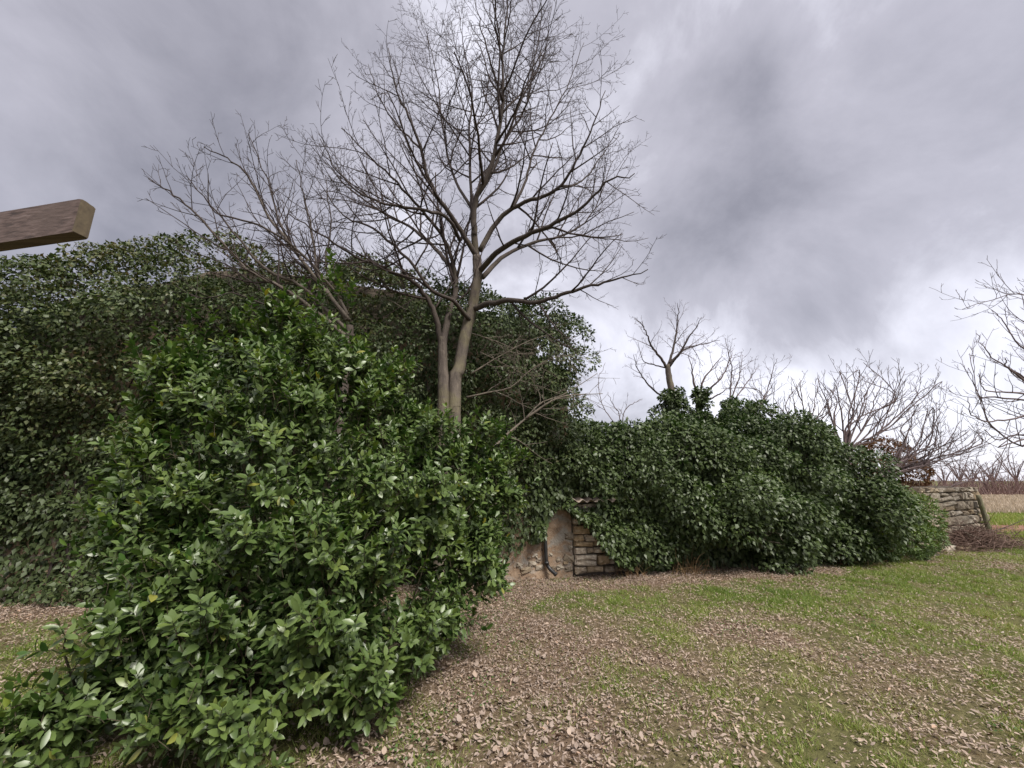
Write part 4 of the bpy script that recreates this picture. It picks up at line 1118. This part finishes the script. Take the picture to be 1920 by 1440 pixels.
# ------------------------------------------------------------------ pergola beam, upper left
def beam():
    k = 1.215; corner = np.array([-1.711 * k, 1.443 * k, CAM_H + .94 * k]); d = np.array([-.980, .198, 0]); n = np.array([.198, .980, 0]); h, w, L = .150 * k, .052 * k, 3.4
    th = empty('pergola', (*(corner + d * 2.6)[:2], 0), 'weathered wooden pergola beam end against the sky', 'pergola')
    m, t, p = new_mat('weathered_timber')
    c_ = t.nodes.new('ShaderNodeTexCoord')
    mp = t.nodes.new('ShaderNodeMapping'); mp.inputs['Rotation'].default_value = (0, 0, math.atan2(.198, .98)); mp.inputs['Scale'].default_value = (.9, 40, 46)
    nz = t.nodes.new('ShaderNodeTexNoise'); nz.inputs['Scale'].default_value = 1.6; nz.inputs['Detail'].default_value = 7; nz.inputs['Distortion'].default_value = .5
    t.links.new(c_.outputs['Object'], mp.inputs[0]); t.links.new(mp.outputs[0], nz.inputs['Vector'])
    c = ramp(t, [(.28, (.028, .018, .015)), (.42, (.072, .047, .040)), (.55, (.115, .078, .068)), (.75, (.165, .120, .108))], nz.outputs['Fac'])
    c = mixc(t, ramp(t, [(.5, (0, 0, 0)), (.75, (1, 1, 1))], noise(t, 3, 5, .6)), c, (.095, .066, .056))
    t.links.new(c, p.inputs['Base Color']); p.inputs['Roughness'].default_value = .8
    bump(t, p, nz.outputs['Fac'], .5, .004)
    # beam with a slightly worn, chamfered end
    prof = np.array([(0, 0), (w, 0), (w, h * .93), (w * .86, h * .965), (w * .6, h * .975), (w * .35, h), (w * .1, h), (0, h * .985)])
    secs = [(-.000, .97), (.012, 1.0), (.8, 1.0), (1.7, 1.0), (L, 1.0)]
    V = []; cen = np.array([w / 2, h / 2])
    for a, s in secs:
        for q in prof:
            q2 = cen + (q - cen) * s + (rng.normal(0, .0012, 2))
            V.append(corner + d * a + n * q2[0] + UP * q2[1])
    V = np.array(V); m8 = len(prof); kx = np.arange(m8); k2 = (kx + 1) % m8; Q = []
    for a in range(len(secs) - 1): Q.append(np.stack([a * m8 + kx, a * m8 + k2, (a + 1) * m8 + k2, (a + 1) * m8 + kx], -1))
    t_ = [np.array([[0, j + 1, j] for j in range(1, m8 - 1)]), np.array([[(len(secs) - 1) * m8 + 0, (len(secs) - 1) * m8 + j, (len(secs) - 1) * m8 + j + 1] for j in range(1, m8 - 1)])]
    o = link('beam', mesh('beam', V, Q + t_, smooth=False), m, th)
    # sawn end grain: paler, yellowish
    me, te, pe = new_mat('end_grain')
    te.links.new(ramp(te, [(.3, (.06, .044, .028)), (.6, (.105, .08, .048)), (.8, (.15, .118, .075))], noise(te, 30, 6, .65)), pe.inputs['Base Color']); pe.inputs['Roughness'].default_value = .9
    E = np.array([corner - d * .004 + n * q[0] + UP * q[1] for q in cen + (prof - cen) * .955]); E2 = E + d * .012
    Ve = np.vstack([E, E2]); tri = np.array([[0, j + 1, j] for j in range(1, m8 - 1)]); qd = np.stack([kx, k2, k2 + m8, kx + m8], -1)
    link('end_grain', mesh('end_grain', Ve, [tri, qd], smooth=False), me, th)
    pc = corner + d * 2.6 + n * w / 2; hw = .06; z1 = corner[2] - .001
    Vp = np.array([(pc[0] + sx * hw, pc[1] + sy * hw, z) for z in (-.1, z1) for sx, sy in ((-1, -1), (1, -1), (1, 1), (-1, 1))])
    link('support_post', mesh('support_post', Vp, [np.array([[0, 1, 5, 4], [1, 2, 6, 5], [2, 3, 7, 6], [3, 0, 4, 7], [4, 5, 6, 7]])], smooth=False), m, th)
beam()

# ------------------------------------------------------------------ far thicket and trees
def thicket():
    r = np.random.default_rng(101); T = Tubes()
    for i in range(5200):
        X = r.uniform(25, 130); Y = 44 + r.uniform(0, 7) + .02 * X
        h = (2.0 + .35 * math.sin(X * .25) + .2 * math.sin(X * .9)) * r.uniform(.55, 1.12)
        q = wander([X, Y, 0], [r.normal(0, .3), r.normal(0, .3), 1], h, 3, .2, .05); rr = r.uniform(.02, .045)
        T.add(q, np.linspace(rr, rr * .4, 4), 3)
    o = link('thicket', T.mesh('thicket'), bark_mat('far_thicket_bark', (.15, .10, .09), (.24, .165, .15)), None, 'stuff')
    tag(o, 'band of reddish brown bare thicket beyond the field', 'thicket')
thicket()
FAR = dict(start=[.25, .15, .1], gap=[.5, .42, .35], ang=[42, 44, 44], len=[.5, .45, .4], min=[.5, .3, .2], max=[2.4, 1.1, .5], jit=.14, up=.05, rmin=.016)
far_desc = ['widest far bare tree over the thicket left of the wall end', 'far bare tree with rounded crown above the stone wall', 'small far bare tree just right of the leaning post', 'far bare tree standing near the right picture edge', 'low far bare tree between the wall and post', 'hazy far bare tree behind the fig branches']
for i, (u, v, Y) in enumerate(((1800, 852, 58), (1822, 862, 55), (1862, 858, 56), (1905, 850, 58), (1845, 872, 52), (1770, 868, 60))):
    X = at(u, 900, Y)[0]; z = at(u, v, Y)[2]
    b = np.array([X, Y, 0])
    lm = []
    for k in range(6):
        a = k * 1.05 + i; lm.append(([b + np.array([0, 0, z * .28]), b + np.array([math.cos(a) * .7, math.sin(a) * .7, z * .6]), b + np.array([math.cos(a) * 1.5, math.sin(a) * 1.4, z * (.80 + .2 * ((k * 3 + i) % 4) / 3)])], .09, .025))
    tree('far_bare_tree', far_desc[i], 'tree', b, [([b + np.array([0, 0, -.1]), b + np.array([.05, 0, z * .3])], .18, .12)], lm, FAR, (M['fig'], M['fig'], M['fig']), 3, 'bare trees beyond the field')

# ------------------------------------------------------------------ ground cover
def frame_pts(n, r, vmin=1000, vmax=1475, umin=-120, umax=2040, power=1.0):
    """ground points with density by area over the part of the yard in view plus margins"""
    X = r.uniform(-7.5, 14, n); Y = r.uniform(1.6, 12.0, n)
    u, v = project(np.stack([X, Y, np.zeros(n)], -1))
    m = (u > umin) & (u < umax) & (v < vmax) & (v > vmin) & (Y < wall_y(X) - .05 + np.where(X > 8.2, 3, 0))
    return X[m], Y[m]

def leaf_litter():
    r = np.random.default_rng(111)
    X, Y = frame_pts(1000000, r, umin=-250, umax=2200, vmax=1600)
    g = greenness(X, Y)
    dens = np.clip(1.02 - .86 * g, .10, 1) * np.where(Y < 6.5, 1, np.clip(1.15 - (Y - 6.5) * .07, .5, 1))
    m = r.random(len(X)) < dens * .56; X, Y = X[m], Y[m]; n = len(X)
    Z = gz(X, Y)
    a = r.uniform(0, 6.28, n)
    D = np.stack([np.cos(a), np.sin(a), r.normal(.05, .22, n)], -1)
    N = unit(np.stack([r.normal(0, .38, n), r.normal(0, .38, n), np.ones(n)], -1))
    L = r.uniform(.018, .043, n) * np.where(r.random(n) < .3, .6, 1) * np.where(r.random(n) < .06, 1.35, 1); Wd = L * r.uniform(.26, .44, n)
    wide = r.random(n) < .04; Wd = np.where(wide, L * .6, Wd)
    fold = r.uniform(-.2, .8, n); curl = r.uniform(-.45, .5, n)
    d = wall_y(X) - Y
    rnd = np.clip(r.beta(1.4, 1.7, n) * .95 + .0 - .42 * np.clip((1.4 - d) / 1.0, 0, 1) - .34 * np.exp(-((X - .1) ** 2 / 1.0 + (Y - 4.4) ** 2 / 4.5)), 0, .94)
    rnd = np.where(r.random(n) < np.where(d < 1.3, .09, .022), r.uniform(.975, 1, n), rnd)
    P = np.stack([X, Y, Z + r.uniform(.004, .03, n)], -1)
    u, v = project(P); inn = (u > 10) & (u < 1910) & (v < 1432)
    size = np.where(inn & ~((u < 640) & (v < 1330 + (u - 0) * .1)), L / np.hypot(Y, X), 0)
    big = np.argsort(-size)[:300]; sel = np.zeros(n, bool); sel[big] = True
    near = (Y < 3.6) & ~sel; far = ~near & ~sel
    V1, f1, k1 = leaves_fine(P[near], D[near], N[near], L[near], Wd[near], fold[near], curl[near])
    V2, f2, k2 = leaves_simple(P[far], D[far], N[far], L[far], Wd[far], fold[far], curl[far])
    me = mesh('leaf_litter', np.vstack([V1, V2]), f1 + [f + len(V1) for f in f2], {'rnd': np.r_[np.repeat(rnd[near], k1), np.repeat(rnd[far], k2)]})
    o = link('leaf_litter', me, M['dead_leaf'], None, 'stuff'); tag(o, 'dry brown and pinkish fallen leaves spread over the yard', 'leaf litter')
    kinds = []
    for q in range(30):
        one = lambda x: np.array([x])
        V, f, kk = leaves_fine(np.zeros((1, 3)), np.array([[0, 1., 0]]), np.array([[0, 0, 1.]]), one(1.), one((.28 + .16 * ((q * 7) % 10) / 10) if q % 13 else .75), one(-.15 + .9 * ((q * 5) % 9) / 9), one(-.4 + .85 * ((q * 11) % 13) / 13))
        me = mesh('fallen_leaf', V, f, {'rnd': np.full(kk, .1 + .84 * q / 27 if q < 28 else .985)}); me.materials.append(M['dead_leaf']); kinds.append(me)
    for i_ in big:
        q = 28 + int(r.integers(0, 2)) if rnd[i_] > .95 else int(np.clip((rnd[i_] - .1) / .84 * 27 + r.normal(0, 1), 0, 27))
        o = bpy.data.objects.new('fallen_leaf', kinds[q]); COL.objects.link(o); o.parent = GR
        D1, N1, B1 = ortho(D[i_:i_ + 1], N[i_:i_ + 1]); s = float(L[i_]); X1 = np.cross(D1[0], N1[0])
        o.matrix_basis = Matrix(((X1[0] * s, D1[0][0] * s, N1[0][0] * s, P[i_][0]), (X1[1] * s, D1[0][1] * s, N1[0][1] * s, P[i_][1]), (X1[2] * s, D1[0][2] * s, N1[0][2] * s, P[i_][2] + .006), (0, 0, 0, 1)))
leaf_litter()

def grass():
    r = np.random.default_rng(121)
    X, Y = frame_pts(3600000, r, umin=-250, umax=2200, vmax=1600)
    g = greenness(X, Y)
    P2 = np.stack([X, Y], -1); tuft = np.clip(.5 + .5 * lf2(P2 * 2.3), 0, 1.4)
    dens = np.clip(.14 + (g - .10) * 1.25, .10, 1) * tuft
    m = r.random(len(X)) < dens * .52; X, Y, g = X[m], Y[m], g[m]; n = len(X)
    a = r.uniform(0, 6.28, n); tilt = r.uniform(.1, 1.1, n)
    h = r.uniform(.022, .068, n) * (.7 + .5 * g) * np.where(r.random(n) < .03, 1.9, 1)
    w = r.uniform(.0028, .0055, n) * (1 + .10 * Y)
    base = np.stack([X, Y, gz(X, Y) - .003], -1)
    dirh = np.stack([np.cos(a) * np.sin(tilt), np.sin(a) * np.sin(tilt), np.cos(tilt)], -1)
    b2 = r.uniform(0, 6.28, n); sid = np.stack([np.cos(b2), np.sin(b2), np.zeros(n)], -1)
    tipp = base + unit(dirh + np.stack([np.cos(a), np.sin(a), np.zeros(n)], -1) * r.uniform(0, .5, n)[:, None]) * h[:, None]
    V = np.stack([base - sid * w[:, None] / 2, base + sid * w[:, None] / 2, tipp], 1).reshape(-1, 3)
    t = np.arange(n * 3).reshape(-1, 3)
    dry = np.clip((X - 5.5) / 5, 0, 1) * .22 + .12 * lf1(P2[m] * .8)
    rnd = np.clip(r.beta(1.8, 2.2, n) * .95 + .04 + dry - .12 * (np.exp(-((wall_y(X) - Y - 1.9) / .8) ** 2)), 0, 1)
    ob = link('grass', mesh('grass', V, [t], {'rnd': np.repeat(rnd, 3)}), M['grass'], None, 'stuff')
    tag(ob, 'short green and yellowing grass between the fallen leaves', 'grass')
grass()

def clover():
    r = np.random.default_rng(131)
    X, Y = frame_pts(90000, r, umin=-100, umax=2000, vmax=1560)
    P2 = np.stack([X, Y], -1)
    k = Field(24, 2.2, 17, 2)(P2)
    m = (k > .75) & (Y < 7) & (r.random(len(X)) < .8); X, Y = X[m], Y[m]; n = len(X)
    a = r.uniform(0, 6.28, n); D = np.stack([np.cos(a), np.sin(a), r.normal(.1, .3, n)], -1); N = unit(np.stack([r.normal(0, .35, n), r.normal(0, .35, n), np.ones(n)], -1))
    L = r.uniform(.012, .026, n)
    o = leaf_object('ground_weeds', M['clover'], None, 'stuff', leaves_simple, np.stack([X, Y, gz(X, Y) + r.uniform(.01, .035, n)], -1), D, N, L, L * .95, r.uniform(0, .3, n), r.uniform(0, .3, n), r.beta(2, 2.5, n))
    tag(o, 'patches of small round leaved green weeds among the litter', 'weeds')
clover()

def tuft(label, u, v, n, h, mat, seed, spread=.16, lean=.4):
    r = np.random.default_rng(seed); c = ground_at(u, v)
    th = empty('dry_tuft', (c[0], c[1], 0), label, 'plant'); T = Tubes()
    for i in range(n):
        p = np.array([c[0] + r.normal(0, spread), c[1] + r.normal(0, spread * .6), 0])
        l = h * r.uniform(.4, 1.1); q = wander(p, [r.normal(0, lean), r.normal(0, lean), 1], l, 5, .16, -.16)
        T.add(q, np.linspace(.004, .0015, 6), 3)
    link('stalks', T.mesh('stalks'), mat, th, 'stuff')
tuft('tuft of orange brown dry stalks before the dark ivy', 1298, 1078, 70, .5, M['straw'], 141)
tuft('dark dry weed clump right of the orange stalks', 1345, 1080, 90, .28, M['laurel_wood'], 142, .25)
tuft('dry straw stalks at the foot of the ivy near the shrub', 1590, 1058, 90, .32, M['straw'], 143, .3)

def far_cover():
    r = np.random.default_rng(151)
    n = 60000
    Y = 12.3 + 30 * r.random(n) ** 1.5; X = r.uniform(.95, 1.32, n) * (Y + 1.0)
    on_road = (Y > 13.35 + .2 * np.sin(X * 2.1)) & (Y < 16.0 + .25 * np.sin(X * 1.3))
    verge = Y < 21; keep = ~(on_road & (r.random(n) > .05))
    X, Y, verge = X[keep], Y[keep], verge[keep]; n = len(X)
    h = np.where(verge, r.uniform(.05, .16, n), r.uniform(.10, .34, n)); w = r.uniform(.008, .016, n) * (Y / 14)
    a = r.uniform(0, 6.28, n); t = r.uniform(0, .5, n)
    b = np.stack([X, Y, np.zeros(n)], -1); sid = np.stack([np.cos(a), np.sin(a), np.zeros(n)], -1)
    d = np.stack([-np.sin(a) * np.sin(t), np.cos(a) * np.sin(t), np.cos(t)], -1)
    V = np.stack([b - sid * w[:, None], b + sid * w[:, None], b + d * h[:, None]], 1).reshape(-1, 3)
    rnd = np.where(verge, r.uniform(.3, .9, n), r.uniform(.84, 1, n))
    V = V.reshape(n, 3, 3)
    for nm, k, mt, lb in (('rough_grass', verge, M['grass'], 'rough grass on the verge beyond the stone wall'), ('stubble', ~verge, M['stubble'], 'dry tan stubble standing in the far field')):
        m = int(k.sum())
        o = link(nm, mesh(nm, V[k].reshape(-1, 3), [np.arange(m * 3).reshape(-1, 3)], {'rnd': np.repeat(rnd[k], 3)}), mt, None, 'stuff')
        tag(o, lb, 'grass' if nm == 'rough_grass' else 'stubble')
far_cover()


def fallen_twigs():
    r = np.random.default_rng(161); T = Tubes()
    X, Y = frame_pts(1500, r)
    for x, y in zip(X[:330], Y[:330]):
        a = r.uniform(0, 6.28); l = r.uniform(.06, .32)
        q = wander([x, y, float(gz(x, y)) + .012], [math.cos(a), math.sin(a), 0], l, 4, .16, 0); q[:, 2] = gz(q[:, 0], q[:, 1]) + .008 + .012 * r.random()
        rr = r.uniform(.0015, .0038); T.add(q, np.linspace(rr, rr * .5, 5), 4)
    o = link('fallen_twigs', T.mesh('fallen_twigs'), M['brush'], None, 'stuff'); tag(o, 'thin broken brown twigs lying among the fallen leaves', 'twigs')
fallen_twigs()
tuft('low straw tuft at the foot of the dark ivy mound centre', 1440, 1068, 60, .22, M['straw'], 144, .22)
tuft('sparse dry weed stalks beside the corner stones', 1185, 1080, 40, .26, M['straw'], 145, .15)
